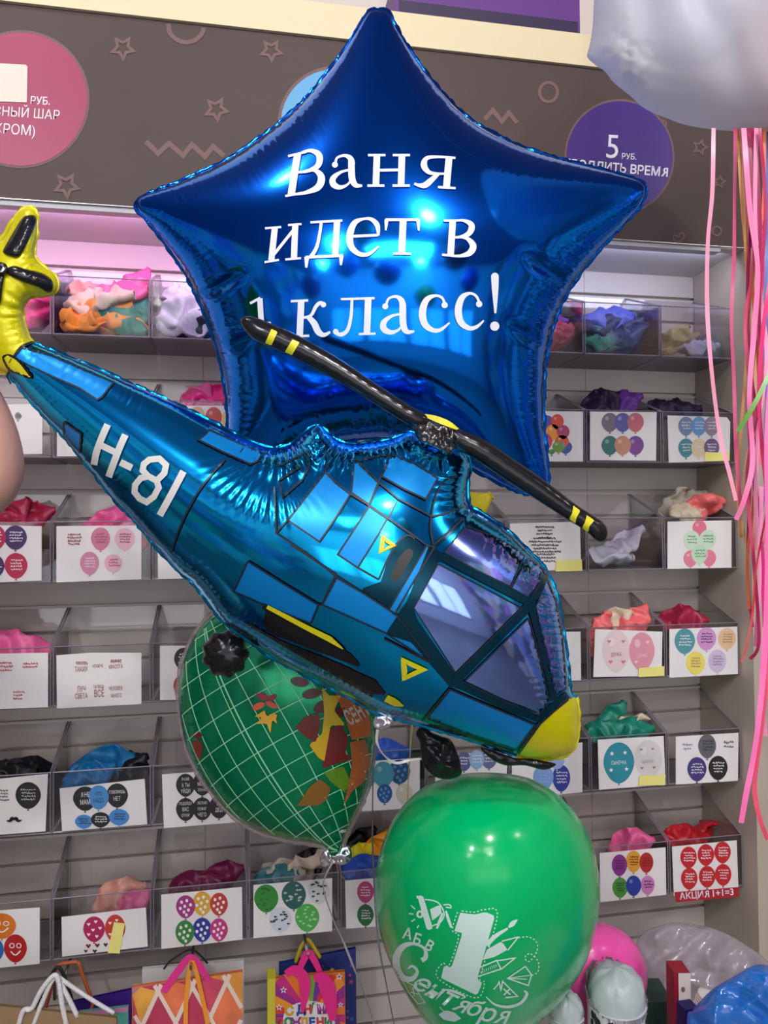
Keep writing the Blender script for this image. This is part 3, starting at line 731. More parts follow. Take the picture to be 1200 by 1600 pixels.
for (r, c) in sorted(set(CARDS) | set(PLAIN)):
    lab = PLAIN.get((r, c)) or ('clear bin with '+CARDS[(r, c)][0])
    t = thing('display_bin', lab, 'bin', (c*W, 0, ZR[r]), 'clear acrylic bins on the slatted wall')
    for nm, me in (('shell', ME_T), ('bottom', ME_B), ('rim', ME_R)):
        o = bpy.data.objects.new(nm, me); COL.objects.link(o); o.parent = t
    if (r, c) in CARDS:
        d, quad, prints, note = CARDS[(r, c)]
        mb = MB()
        q = [mpC(np.array(p[0]), np.array(p[1])) for p in quad]
        mb.prism(q, (0, 0.0006, 0), M_PAPER)
        for k, p in enumerate(prints):
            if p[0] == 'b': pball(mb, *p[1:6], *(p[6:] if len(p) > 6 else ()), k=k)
            elif p[0] == 's': scrib(mb, p[1], p[2], p[3], p[4], paint(*p[5]), max(2, int(p[4]/5)), 1.4)
            elif p[0] == 'w': text(mb, p[1], p[2], p[3], p[4], mpC, paint(*p[5]), -3, 0.0016, 0.55, 0.0)
            elif p[0] == 'h': heart(mb, p[1], p[2], p[3], paint(*p[4]))
            elif p[0] == 'q': fill(mb, p[1], mpC, paint(*p[2]), 0.0012)
            elif p[0] == 'w2': text(mb, p[1], p[2], p[3], p[4], mpC, M_WHITE, -5, 0.0018, 0.92, 0.015)
            elif p[0] == 'm': stroke(mb, [(p[1]-12, p[2]+2), (p[1]-7, p[2]+3), (p[1]-3, p[2]-1), (p[1], p[2]), (p[1]+3, p[2]-1), (p[1]+7, p[2]+3), (p[1]+12, p[2]+1)], [1, 4, 6, 4, 6, 4, 1], mpC, M_BLACK, 0.0012, 1.5)
        cardo = mb.build('picture_card', t)
        if note:
            mb = MB(); mb.prism([mpC(np.array(p[0]), np.array(p[1]), 0.003) for p in note], (0, 0.0005, 0), M_NOTE)
            n = mb.build('sticky_note', cardo); n['label'] = 'blank yellow paper note'

# ================================================================== DEFLATED BALLOONS IN THE BINS
def deflated(seed):
    """limp latex balloon about 10 cm long: creased flat bag, neck and rolled lip"""
    R = random.Random(seed); mb = MB()
    nl, ns = 34, 26; vs = []
    ph = [R.uniform(0, 6.28) for _ in range(6)]
    for i in range(nl):
        t = i/(nl-1)
        x = -0.05+0.10*t
        if t < 0.70: wdt = 0.029*max(0.0, math.sin(math.pi*(t+0.015)/1.05))**0.55
        else: wdt = 0.024*max(0.0, 1-(t-0.70)/0.30)**1.2+0.0055
        th = 0.006+0.004*math.sin(math.pi*t)
        bend = 0.006*math.sin(3.1*t+ph[0])
        side = 0.008*math.sin(2.6*t+ph[2])
        am = 1 if t < .72 else max(0.05, 1-(t-.72)*6)
        for k in range(ns):
            a = 2*math.pi*k/ns
            y = wdt*math.cos(a); z = th*math.sin(a)
            n1 = mnoise.noise(Vector((x*26+seed*7, y*30+seed, 3.1)))
            n2 = mnoise.noise(Vector((x*60+seed*3, y*60, 9.1)))
            z += bend+am*(0.022*(0.35-abs(n1)*1.6)+0.006*(0.3-abs(n2)*1.5))
            vs.append((x+am*0.004*n2, y+side+am*0.006*n1, z))
    fs = [(i*ns+k, i*ns+(k+1) % ns, (i+1)*ns+(k+1) % ns, (i+1)*ns+k) for i in range(nl-1) for k in range(ns)]
    fs += [tuple(range(ns))[::-1]]
    m0 = mat('latex_default', (0.5, 0.5, 0.5), 0.45)
    mb.add(vs, fs, m0)
    end = np.array(vs[-ns:]).mean(0)
    ring = [end+np.array([0, 0.0062*math.cos(a), 0.0062*math.sin(a)]) for a in np.linspace(0, 2*math.pi, 14)]
    mb.tube(ring, 0.0013, m0, 5, False)
    o = mb.build('deflated_balloon', None, True); me = o.data; bpy.data.objects.remove(o); return me
DEF = [deflated(i) for i in range(6)]
DEF_BB = [[v.co[:] for v in me.vertices][::3] for me in DEF]
CN = {'orange': (238, 148, 40), 'cream': (214, 196, 168), 'peach': (222, 160, 140), 'pink': (228, 96, 150), 'hot pink': (240, 56, 140), 'green': (26, 132, 108), 'white': (214, 214, 226), 'black': (22, 22, 26),
      'magenta': (196, 40, 130), 'purple': (110, 60, 160), 'crimson': (160, 32, 66), 'navy': (40, 50, 96), 'periwinkle': (82, 96, 190), 'teal': (40, 110, 112), 'olive': (150, 140, 92), 'silver': (170, 172, 184),
      'grey': (84, 84, 88), 'dark purple': (46, 30, 62), 'yellow': (226, 214, 30), 'coral': (238, 110, 110), 'beige': (186, 176, 158), 'blue': (30, 120, 176), 'red': (176, 24, 36), 'maroon': (110, 24, 64), 'royal blue': (44, 90, 190)}
def latex(cn):
    c = CN[cn]
    return mat('latex_'+cn.replace(' ', '_'), s2l(*c), 0.4, spec=0.4)
HEAP = [  # row, column, bin words, [(u, v, y, size px-ish length in m, yaw deg, roll deg, colour)]
 (1, -1, 'in the top row bin left of the orange balloons', [(58, 470, -.07, .09, 40, 10, 'magenta'), (50, 505, -.10, .09, 100, 60, 'hot pink'), (64, 500, -.06, .10, 80, 90, 'magenta')]),
 (1, 0, 'in the top row bin beside the yellow tail fin', [(205, 445, -.04, .085, 70, 70, 'pink'), (185, 462, -.06, .12, 20, 50, 'pink'), (140, 455, -.05, .11, -10, 30, 'peach'), (142, 468, -.085, .12, 10, 40, 'cream'), (128, 492, -.095, .12, 20, 60, 'orange'), (140, 513, -.105, .12, 5, 50, 'orange'), (192, 498, -.10, .10, -30, 60, 'green'), (214, 505, -.08, .09, 70, 80, 'green'), (188, 520, -.11, .085, 170, 30, 'orange')]),
 (1, 1, 'in the top row bin left of the star', [(275, 452, -.05, .09, 20, 60, 'white'), (278, 482, -.085, .11, 40, 70, 'white'), (270, 510, -.105, .10, 10, 60, 'white'), (318, 505, -.085, .11, 60, 60, 'black'), (345, 500, -.06, .10, 20, 70, 'black')]),
 (1, 5, 'in the top row bin right of the star', [(880, 484, -.05, .08, 20, 60, 'hot pink'), (888, 500, -.06, .09, -10, 40, 'purple'), (872, 517, -.085, .09, 30, 60, 'hot pink'), (893, 522, -.09, .08, 5, 50, 'crimson'), (873, 540, -.10, .10, 20, 40, 'crimson'), (893, 545, -.105, .08, 60, 50, 'crimson'), (835, 530, -.08, .09, 0, 50, 'pink')]),
 (1, 6, 'in the top row bin beside the olive balloons', [(985, 500, -.05, .12, 12, 40, 'periwinkle'), (968, 517, -.065, .13, -5, 50, 'navy'), (1012, 530, -.08, .09, 70, 60, 'navy'), (935, 525, -.075, .09, 60, 70, 'teal'), (945, 538, -.10, .09, 20, 50, 'teal'), (990, 543, -.105, .12, 10, 40, 'navy'), (930, 548, -.105, .08, 0, 40, 'green')]),
 (1, 7, 'in the top row corner bin', [(1063, 532, -.06, .08, 20, 40, 'olive'), (1058, 547, -.09, .085, 60, 30, 'olive'), (1103, 548, -.095, .10, 20, 20, 'silver'), (1128, 543, -.05, .06, 70, 40, 'grey')]),
 (2, 1, 'above the red and peach card', [(330, 626, -.07, .09, 10, 90, 'hot pink'), (300, 630, -.06, .09, 70, 90, 'pink')]),
 (2, 6, 'above the card of metallic balloons', [(972, 632, -.07, .09, 20, 70, 'purple'), (943, 637, -.08, .10, 40, 60, 'dark purple')]),
 (2, 7, 'above the birthday balloon card', [(1010, 636, -.075, .10, 10, 40, 'dark purple'), (1062, 640, -.07, .09, 5, 40, 'dark purple')]),
 (3, -1, 'above the violet and crimson card', [(50, 812, -.08, .10, 10, 60, 'crimson'), (15, 812, -.06, .10, 60, 80, 'crimson')]),
 (3, 0, 'behind the card of pink children balloons', [(178, 818, -.08, .10, 5, 70, 'pink'), (228, 860, -.10, .10, 85, 60, 'crimson')]),
 (3, 4, 'in the bin behind the helicopter windscreen', [(758, 795, -.06, .13, 40, 70, 'yellow')]),
 (3, 6, 'lying in the bin without a card', [(950, 882, -.10, .11, 5, 10, 'white'), (985, 880, -.07, .11, 30, 20, 'white')]),
 (3, 7, 'above the striped green card', [(1050, 790, -.07, .09, 110, 60, 'beige'), (1084, 790, -.06, .10, 30, 70, 'beige'), (1122, 798, -.09, .09, 150, 70, 'coral'), (1072, 800, -.09, .08, 20, 60, 'cream')]),
 (4, -1, 'above the card with three red slogans', [(30, 1010, -.08, .12, 5, 60, 'pink')]),
 (4, 6, 'above the daughter balloon card', [(955, 976, -.08, .09, 30, 70, 'cream'), (985, 973, -.09, .09, 60, 60, 'coral'), (938, 990, -.10, .09, 95, 70, 'coral')]),
 (4, 7, 'above the teal, pink and yellow card', [(1065, 974, -.08, .10, 5, 50, 'crimson')]),
 (5, -1, 'above the moustache card', [(42, 1203, -.07, .09, 10, 70, 'black'), (10, 1210, -.08, .10, 20, 60, 'black')]),
 (5, 0, 'above the tilted card of slogan balloons', [(150, 1203, -.08, .12, 10, 70, 'blue'), (120, 1213, -.09, .09, 30, 70, 'blue'), (192, 1203, -.07, .09, 30, 60, 'black'), (215, 1215, -.10, .08, 85, 70, 'black')]),
 (5, 3, 'above the teal and navy card', [(600, 1175, -.06, .10, 10, 60, 'royal blue')]),
 (5, 6, 'above the sonny balloon card', [(938, 1140, -.09, .08, 30, 60, 'green'), (958, 1134, -.06, .10, 60, 70, 'green'), (985, 1137, -.07, .10, 150, 60, 'cream'), (1025, 1143, -.09, .10, 5, 60, 'green')]),
 (6, 0, 'above the heart balloon card', [(187, 1405, -.06, .09, 20, 70, 'peach'), (212, 1415, -.08, .08, 60, 70, 'pink')]),
 (6, 1, 'above the polka dot card', [(307, 1380, -.07, .09, 20, 70, 'maroon'), (355, 1374, -.07, .09, 10, 70, 'maroon')]),
 (6, 2, 'above the camouflage card', [(440, 1362, -.08, .09, 10, 60, 'beige'), (478, 1353, -.05, .09, 20, 70, 'black'), (500, 1358, -.08, .10, 140, 60, 'cream'), (415, 1372, -.09, .08, 30, 60, 'teal')]),
 (6, 3, 'beside the green balloon in the lowest row', [(563, 1358, -.09, .10, 10, 70, 'royal blue'), (562, 1330, -.05, .10, 60, 80, 'black'), (588, 1330, -.06, .10, 80, 80, 'orange'), (545, 1345, -.07, .08, 30, 60, 'yellow')]),
 (6, 6, 'above the card of smiley balloons', [(1022, 1320, -.08, .09, 20, 60, 'pink')]),
 (6, 7, 'above the red promotion card', [(1070, 1308, -.08, .10, 10, 60, 'red'), (1100, 1309, -.06, .10, 150, 60, 'red')]),
]
n = 0
for (r, c, wd, items) in HEAP:
    cnt = {}
    for it in items: cnt[it[6]] = cnt.get(it[6], 0)+1
    for (u, v, y, L, yaw, rol, cn) in items:
        p = aty(np.array(float(u)), np.array(float(v)), y)
        o = bpy.data.objects.new('deflated_balloon', DEF[n % 6]); COL.objects.link(o); n += 1
        s = L/0.10
        o.scale = (s, s, s)
        o.rotation_euler = (math.radians(rol), -math.radians(yaw if yaw <= 90 else yaw-180)*0.8, 0.3*math.sin(n*2.3)+(math.pi if yaw > 90 else 0))
        pts = np.array([(o.rotation_euler.to_matrix() @ (Vector(q)*s))[:] for q in DEF_BB[DEF.index(o.data)]])
        lo, hi = pts.min(0), pts.max(0)
        lim = ((c*W+0.005, (c+1)*W-0.005), (-D+0.006, -0.006), (ZR[r]+0.006, 9))
        p = [min(max(p[i], lim[i][0]-lo[i]), max(lim[i][1]-hi[i], lim[i][0]-lo[i])) for i in range(3)]
        o.location = V(p)
        o.material_slots[0].link = 'OBJECT'; o.material_slots[0].material = latex(cn)
        tag(o, '%s limp balloon %s' % (cn, wd), 'deflated balloon', 'deflated balloons '+wd if cnt[cn] > 1 else 'deflated balloons in the bins')
#--END BINS--

# ================================================================== STAR BALLOON
def crimp(amp, lam, d0, wd, seed=0, zones=()):
    """gathered film along the seam; zones = (x, y, radius, factor) where the gathers run deeper"""
    def f(pts, d, a, h):
        m = np.ones(len(d))
        for (x, y, r, k) in zones:
            m += k*np.exp(-((pts[:, 0]-x)**2+(pts[:, 1]-y)**2)/r**2)
        ph = 2*math.pi*a/lam+3.5*vnoise(a/lam*0.55, a*0, seed)+d*0.03
        am = amp*m*(0.35+1.1*vnoise(a/(lam*4), a*0, seed+3))
        w_ = np.exp(-np.maximum(d-d0, 0)**2/(2*(wd*np.sqrt(m))**2))
        return h*(1+am*w_*np.sin(ph))
    return f
def foil(name, col, rough=0.11, bump=0.03, bs=9.0, metal=1.0):
    return mat(name, col, rough, metal, 0.5, bump, bs)
M_STAR = foil('blue_star_foil', (0.004, 0.18, 0.76), 0.10, 0.04, 7.0)
STAR = [(590, 15), (606, 18), (622, 48), (652, 95), (690, 143), (732, 184), (782, 214), (840, 238), (900, 255), (960, 270), (1000, 283), (1009, 298), (1000, 322), (975, 350), (940, 386), (905, 430), (880, 470), (864, 512), (854, 560), (850, 612),
        (850, 660), (854, 710), (857, 750), (850, 768), (832, 772), (800, 764), (745, 736), (690, 706), (640, 690), (590, 684), (530, 690), (470, 704), (415, 724), (375, 742), (352, 742), (346, 722), (354, 690), (356, 655), (352, 610), (342, 555), (322, 495), (292, 432),
        (262, 386), (235, 350), (216, 330), (214, 314), (228, 304), (280, 284), (350, 252), (410, 212), (462, 170), (505, 122), (540, 75), (568, 30), (577, 18)]
def st_depth(u, v): return 1.03+0*np.asarray(u, float)
def star_h(pts, d, a, h):
    h = crimp(0.06, 7.2, 4, 18, 2, ((860, 440, 80, .6), (320, 470, 90, .6), (430, 200, 80, .5), (760, 200, 60, .3), (590, 690, 110, .8)))(pts, d, a, h)
    # soft dents where the film folds across the arms
    x, y = pts[:, 0], pts[:, 1]
    for (x0, y0, ang, L, dep, sg) in ((880, 440, 0.62, 60, 0.16, 7), (850, 540, 0.55, 55, 0.12, 7), (320, 460, -0.5, 60, 0.14, 7), (350, 545, -0.45, 45, 0.12, 7)):
        c, s = math.cos(ang), math.sin(ang)
        t = (x-x0)*c+(y-y0)*s; q = -(x-x0)*s+(y-y0)*c
        h = h*(1-dep*np.exp(-q*q/(2*sg*sg))*np.exp(-(t/L)**4))
    return h
star = Film(STAR, st_depth, k=0.62, step=4.6, back=0.9, g=2.5, disp=star_h)
ro = thing('star_balloon', 'large blue foil star balloon with white Cyrillic lettering', 'balloon', star.base())
star.make('foil_body', M_STAR, ro)
mb = MB(); star.seam(mb, M_STAR, 3.5, 4); mb.build('seam_flange', ro, True)
mb = MB()
L_ = lambda pts: zc(pts, 400, 210, 3.0)
def lt(pts, wd, smooth=True):
    stroke(mb, L_(pts), [q/3 for q in wd] if hasattr(wd, '__len__') else wd/3.0, star.S, M_WHITE, 0.0016, 2.2, smooth)
def ball(x, y, r): fill(mb, L_(ell(x, y, r, r, 14)), star.S, M_WHITE, 0.0016)
def next_letter():
    global mb
    mb.build('letter', ro, True); mb = MB()
# line 1: Ваня
lt([(195, 92), (180, 185), (165, 282)], 34, False); lt([(150, 102), (235, 82)], 11, False); lt([(137, 289), (215, 274)], 11, False)
lt([(215, 84), (258, 76), (296, 98), (290, 146), (240, 172), (188, 178)], [10, 18, 30, 27, 15, 10]); lt([(225, 172), (275, 168), (306, 200), (292, 246), (235, 272), (175, 282)], [10, 18, 33, 32, 17, 10])
next_letter()
lt([(447, 120), (450, 205), (468, 238), (498, 240)], [30, 31, 24, 9]); lt([(372, 140), (380, 110), (415, 99), (442, 112), (450, 140)], [12, 11, 14, 26, 30]); ball(370, 142, 14)
lt([(440, 165), (395, 178), (362, 205), (362, 232), (390, 248), (425, 238), (448, 212)], [10, 14, 26, 30, 22, 11, 10])
next_letter()
lt([(567, 95), (562, 240)], 31, False); lt([(684, 95), (680, 240)], 31, False); lt([(567, 168), (682, 166)], 13, False)
for a, b, y in ((525, 607, 97), (641, 722, 97), (522, 602, 240), (640, 721, 240)): lt([(a, y), (b, y)], 11, False)
next_letter()
lt([(905, 108), (893, 245)], 32, False); lt([(935, 110), (850, 105), (800, 112), (787, 145), (810, 177), (850, 184), (898, 184)], [11, 12, 20, 30, 20, 12, 10]); lt([(855, 184), (822, 214), (792, 238), (762, 238), (742, 230)], [16, 26, 28, 16, 12]); lt([(853, 247), (936, 252)], 11, False)
next_letter()
# line 2: идет в
lt([(88, 440), (72, 590)], 29, False); lt([(184, 425), (178, 578)], 29, False); lt([(78, 570), (182, 440)], 14, False)
for a, b, y, y2 in ((42, 118, 440, 434), (150, 213, 425, 420), (40, 108, 599, 588), (137, 211, 586, 580)): lt([(a, y), (b, y2)], 10, False)
next_letter()
lt([(380, 410), (372, 570)], 30, False); lt([(255, 412), (405, 404)], 11, False); lt([(306, 412), (298, 470), (284, 530), (258, 574)], [14, 15, 17, 20]); lt([(232, 576), (408, 568)], 14, False); lt([(238, 574), (236, 625)], [24, 10], False); lt([(400, 568), (398, 613)], [22, 10], False)
next_letter()
lt([(442, 478), (572, 472)], 13, False); lt([(574, 474), (568, 425), (540, 398), (505, 396), (462, 415), (440, 470), (446, 525), (484, 560), (530, 560), (576, 524)], [10, 24, 18, 12, 26, 33, 30, 22, 17, 8])
next_letter()
lt([(690, 400), (683, 558)], 32, False); lt([(606, 400), (766, 400)], 13, False); lt([(612, 400), (608, 450)], [20, 8], False); lt([(760, 400), (763, 452)], [20, 8], False); lt([(643, 558), (727, 560)], 11, False)
next_letter()
lt([(922, 405), (912, 566)], 31, False); lt([(880, 404), (940, 404)], 11, False); lt([(872, 564), (930, 569)], 11, False)
lt([(930, 404), (975, 404), (1010, 425), (1000, 462), (960, 480), (920, 482)], [10, 14, 28, 26, 14, 10]); lt([(950, 480), (990, 488), (1018, 522), (1002, 555), (960, 569), (912, 569)], [10, 18, 31, 28, 15, 10])
next_letter()
# line 3: 1 класс!
lt([(18, 768), (25, 882)], 26, False); lt([(-28, 792), (20, 766)], 12, False); lt([(-20, 882), (70, 884)], 11, False)
next_letter()
lt([(212, 780), (205, 942)], 31, False); lt([(163, 782), (245, 778)], 11, False); lt([(170, 946), (250, 944)], 11, False); lt([(218, 860), (258, 848), (280, 808), (300, 790), (318, 794)], [10, 14, 17, 18, 14]); ball(316, 798, 13); lt([(245, 855), (272, 885), (292, 925), (318, 940), (348, 926)], [22, 30, 30, 20, 10])
next_letter()
lt([(526, 770), (520, 932)], 31, False); lt([(398, 772), (556, 768)], 11, False); lt([(482, 936), (561, 934)], 11, False); lt([(450, 774), (446, 850), (430, 915), (400, 938), (368, 928)], [13, 15, 18, 20, 14]); ball(374, 924, 13)
next_letter()
lt([(688, 795), (690, 890), (708, 925), (742, 922)], [31, 31, 24, 9]); lt([(608, 805), (622, 770), (655, 760), (680, 775), (688, 800)], [12, 11, 14, 26, 30]); ball(606, 806, 14); lt([(680, 842), (635, 852), (600, 880), (600, 912), (632, 928), (668, 916), (688, 890)], [10, 14, 26, 30, 22, 11, 10])
next_letter()
lt([(886, 800), (872, 766), (838, 756), (798, 778), (780, 835), (792, 890), (830, 918), (868, 914), (908, 882)], [12, 12, 14, 28, 34, 31, 22, 16, 7]); ball(884, 800, 15)
next_letter()
lt([(1048, 792), (1032, 758), (1000, 745), (964, 768), (948, 825), (960, 880), (998, 908), (1034, 902), (1068, 872)], [12, 12, 14, 28, 34, 31, 22, 16, 7]); ball(1046, 795, 15)
next_letter()
lt([(1120, 666), (1121, 730), (1122, 838)], [36, 30, 9]); ball(1120, 666, 18); ball(1119, 899, 22)
mb.build('letter', ro, True)

# ================================================================== HELICOPTER BALLOON
M_HB = foil('helicopter_blue_foil', (0.008, 0.42, 0.80), 0.12, 0.05, 10.0)
M_HP = foil('helicopter_panel_blue', (0.0, 0.26, 0.68), 0.34, 0.02, 10.0, 0.5)
M_HD = foil('helicopter_dark_teal', (0.004, 0.055, 0.09), 0.2, 0.03, 10.0, 0.8)
M_HY = foil('yellow_foil', (0.64, 0.60, 0.0), 0.28, 0.03, 10.0, 0.25)
M_HK = foil('black_foil', (0.012, 0.012, 0.013), 0.2, 0.03, 10.0, 0.3)
M_HL = mat('black_outline', (0.004, 0.012, 0.02), 0.35)
M_HYP = mat('yellow_print', s2l(214, 208, 20), 0.4)
M_PANE = foil('mirror_pane_film', (0.28, 0.43, 0.95), 0.08, 0.05, 12.0)
M_GW = mat('warm_white_print', s2l(214, 216, 206), 0.5)
HELI = [(52, 534), (100, 554), (150, 575), (200, 597), (245, 617), (290, 638), (350, 668), (395, 690), (425, 699), (452, 694), (472, 678), (487, 666), (500, 664), (512, 674), (526, 686), (548, 693), (575, 691), (600, 688), (620, 682), (640, 674), (655, 680), (680, 700), (705, 697), (726, 706), (735, 728),
        (731, 758), (734, 788), (752, 800), (790, 826), (828, 862), (850, 886), (867, 920), (877, 960), (884, 1010), (889, 1050), (893, 1083), (902, 1094), (904, 1120), (902, 1158), (890, 1177), (860, 1186), (812, 1183), (760, 1165), (700, 1146), (650, 1131), (605, 1120), (575, 1108), (540, 1087), (480, 1057),
        (430, 1031), (390, 1002), (350, 973), (322, 937), (299, 909), (279, 893), (242, 853), (210, 814), (176, 778), (152, 747), (124, 713), (96, 679), (68, 649), (42, 620), (15, 588), (-25, 560), (-42, 520), (-38, 488), (-50, 470), (-72, 462), (-98, 440), (-96, 415), (-74, 400), (-50, 385), (-30, 376), (0, 374), (14, 354), (24, 338), (36, 326), (50, 325), (58, 338), (57, 372), (54, 400), (68, 416), (86, 430),
        (91, 446), (84, 458), (66, 463), (48, 464), (38, 474), (36, 492), (42, 516)]
HD0 = 0.80
wr_h = crimp(0.055, 9.0, 2, 15, 5, ((440, 740, 60, 0.9), (510, 700, 55, 1.8), (620, 690, 60, 1.4), (720, 740, 50, 1.3), (860, 980, 80, 1.2), (800, 850, 60, 1.0), (20, 510, 60, 0.6)))
def heli_h(pts, d, a, h):
    h = wr_h(pts, d, a, h)
    x, y = pts[:, 0], pts[:, 1]
    # gathers fanning out below the dip between boom and engine
    dx, dy = x-430, y-700; rr = np.hypot(dx, dy); an = np.arctan2(dy, dx)
    h = h*(1+0.011*np.sin(an*46+2*vnoise(an*9,an*0,3))*np.exp(-((rr-72)/34)**2)*(an > 0.5)*(an < 3.0))
    # windscreen gathers across the nose
    t = x*0.97+y*0.23
    h = h*(1+0.03*np.sin((y*0.97-x*0.23)/5.5*2*math.pi/1.6)*np.exp(-((t-1082)/26)**2)*(y > 900)*(y < 1130))
    return h
heli = Film(HELI, HD0, k=0.86, step=4.4, back=0.9, g=2.3, disp=heli_h, sub=5)
NOSE = zc([(735, 1440), (735, 1412), (790, 1330), (862, 1235), (940, 1160), (1020, 1098), (1120, 1080), (1130, 1450)], 600, 780, 3.529)
FIN = zc([(268, 1160), (200, 1190), (165, 1212), (125, 1260), (95, 1300), (72, 1350), (68, 1410), (40, 1440), (-400, 1400), (-700, 600), (-100, -100), (600, -100), (700, 800)], 0, 300, 5)
def pick(u, v): return np.where(inside(NOSE, u, v), 1, np.where(inside(FIN, u, v), 2, 0))
rh = thing('helicopter_balloon', 'blue foil helicopter balloon marked H-81 with a yellow nose and tail', 'balloon', heli.base())
heli.make_parts(pick, ['fuselage', 'nose_cone', 'tail_fin'], [M_HB, M_HY, M_HY], rh)
mb = MB(); heli.seam(mb, M_HB, 3.0, 9, 0.5, lambda u, v: [M_HY if k_ else None for k_ in pick(u, v)]); mb.build('seam_flange', rh, True)
Z5 = lambda p: zc(p, 120, 640, 3.529)
Z6 = lambda p: zc(p, 400, 660, 3.3333)
Z7 = lambda p: zc(p, 600, 780, 3.529)
Z8 = lambda p: zc(p, 300, 850, 3.158)
ZT = lambda p: zc(p, 0, 300, 5.0)
Z0 = lambda p: zc(p, 0, 560, 5.0)
pm, dm, lm, ym, km = MB(), MB(), MB(), MB(), MB()
S = heli.S
def hp(poly, mbx, mt, off=0.0008): fill(mbx, poly, S, mt, off, 6)
def hl(pts, w_=2.8, smooth=False, closed=False): stroke(lm, pts, w_, S, M_HL, 0.0016, 3, smooth, False)
P1 = [Z6([(165, 508), (360, 258), (420, 318), (492, 372), (420, 490), (330, 622)]), Z6([(590, 435), (685, 500), (640, 580), (530, 757), (425, 688)]), Z6([(512, 190), (637, 312), (590, 428), (497, 365)]),
      Z6([(705, 168), (830, 215), (948, 290), (885, 400), (770, 345), (655, 280)]), Z6([(890, 640), (930, 648), (830, 815), (722, 1000), (692, 975)]),
      Z8([(275, 85), (205, 235), (400, 320), (585, 393), (623, 300), (450, 195)]), Z8([(714, 166), (642, 300), (800, 370), (955, 440), (1170, 580), (1172, 560), (1005, 345), (974, 326), (850, 245)]),
      ZT([(170, 1212), (108, 1290), (215, 1350), (420, 1445), (620, 1530), (760, 1622), (795, 1600), (890, 1485), (640, 1380), (400, 1275)]), Z0([(495, 495), (500, 600), (622, 735), (632, 590)]),
      Z5([(735, 112), (670, 165), (800, 230), (960, 300), (1000, 280), (1035, 240), (900, 185)]),
      Z7([(365, 1050), (240, 1205), (450, 1290), (730, 1385), (835, 1245), (600, 1150)])]
for p in P1:
    pm = MB(); hp(p, pm, M_HP); pm.build('blue_panel', rh, True)
for p in P1[:7]: hl(p+[p[0]])
for p in P1[7:]: hl(p+[p[0]])
for p in ([(95, 335), (105, 577), (260, 680), (412, 798)], [(105, 577), (165, 506)], [(360, 258), (372, 195), (360, 130)], [(515, 188), (640, 311), (740, 396), (918, 490)], [(492, 372), (590, 432)], [(640, 311), (590, 432)], [(515, 205), (600, 182), (703, 166), (640, 311)],
          [(590, 432), (740, 535), (815, 585), (890, 640)], [(530, 758), (640, 820)], [(690, 500), (735, 410)], [(410, 800), (345, 945)], [(412, 796), (692, 974)], [(115, 228), (200, 185), (278, 150), (280, 225), (240, 300), (140, 388), (118, 300)], [(120, 300), (225, 235)]):
    hl(Z6(p))
for p in ([(1050, 282), (985, 305), (940, 375), (915, 480), (910, 560), (925, 638)], [(920, 490), (1000, 470), (1080, 440)], [(925, 638), (1010, 565), (1085, 495)], [(640, 818), (690, 705), (740, 622), (790, 588), (826, 606)]):
    hl(Z6(p), 2.8, True)
for p in ([(490, 5), (712, 152)], [(625, 300), (640, 300)], [(0, 760-700)], ):
    if len(p) > 1: hl(Z8(p))
hl(Z5([(820, 270), (700, 410), (620, 540), (560, 670), (520, 790)]), 3, True)
hl(Z7([(0, 770), (250, 900)]), 2.6); hl(Z7([(362, 1045), (210, 1225)]), 2.8); hl(Z7([(240, 1210), (450, 1300), (715, 1395)]), 2.4)
hl(Z7([(738, 1405), (860, 1235), (940, 1162), (1015, 1102)]), 5)
hl(ZT([(262, 1170), (170, 1208), (105, 1290), (72, 1352), (70, 1410)]), 4, True)
hl(Z0([(60, 110), (60, 150), (85, 200)]), 3)
# dark belly, frames
BEL = [Z8([(365, 312), (350, 395), (380, 440), (590, 520), (830, 610), (825, 590), (785, 545), (700, 490), (560, 415), (420, 335)]), Z8([(240, 378), (440, 500), (650, 620), (890, 760), (895, 740), (960, 745), (905, 672), (830, 640), (760, 605), (600, 540), (420, 470), (300, 400)])]
for p in BEL: hp(p, km, M_HK, 0.0010)
hp(Z6([(650, 830), (690, 705), (740, 625), (790, 592), (880, 645), (800, 790), (692, 965), (545, 870)]), dm, M_HD, 0.0009)
hp(Z6([(700, 800), (745, 700), (790, 655), (820, 665), (815, 700), (760, 800), (720, 840)]), km, mat('brown_print', s2l(38, 40, 38), 0.4), 0.0012)
hp(Z7([(250, 250), (325, 300), (165, 590), (180, 660), (390, 965), (440, 1010), (370, 1045), (150, 790), (10, 745), (25, 715), (130, 560)]), dm, M_HD, 0.0009)
fr = lambda p, w_: stroke(dm, Z7(p), w_/3.529, S, M_HD, 0.0014, 4, False)
fr([(290, 320), (330, 320), (560, 440), (810, 570)], 50); fr([(805, 565), (860, 490), (890, 405)], 46); fr([(800, 590), (600, 790), (395, 1000)], 52); fr([(812, 575), (870, 800), (905, 940), (940, 1110)], 44)
fr([(375, 1010), (440, 1030), (650, 1130), (868, 1210)], 52); fr([(850, 1215), (930, 1150), (1015, 1078)], 44); fr([(270, 260), (370, 180), (430, 110)], 34)
dm.build('window_frames', rh, True)
gp = MB()
for p in ([(300, 355), (540, 480), (762, 600), (395, 962), (165, 600)], [(800, 655), (860, 870), (912, 1115), (855, 1188), (650, 1110), (442, 1010)], [(450, 148), (600, 200), (720, 265), (775, 312), (700, 482), (500, 385), (338, 290)], [(792, 325), (880, 385), (888, 415), (812, 548), (705, 490)], [(900, 440), (950, 560), (985, 760), (1000, 930), (1005, 1045), (950, 1085), (900, 860), (838, 592)]):
    hp(Z7(p), gp, M_PANE, 0.0007)
    q = Z7(p); hl(q+[q[0]], 2.0)
gp.build('window_panes', rh, True)
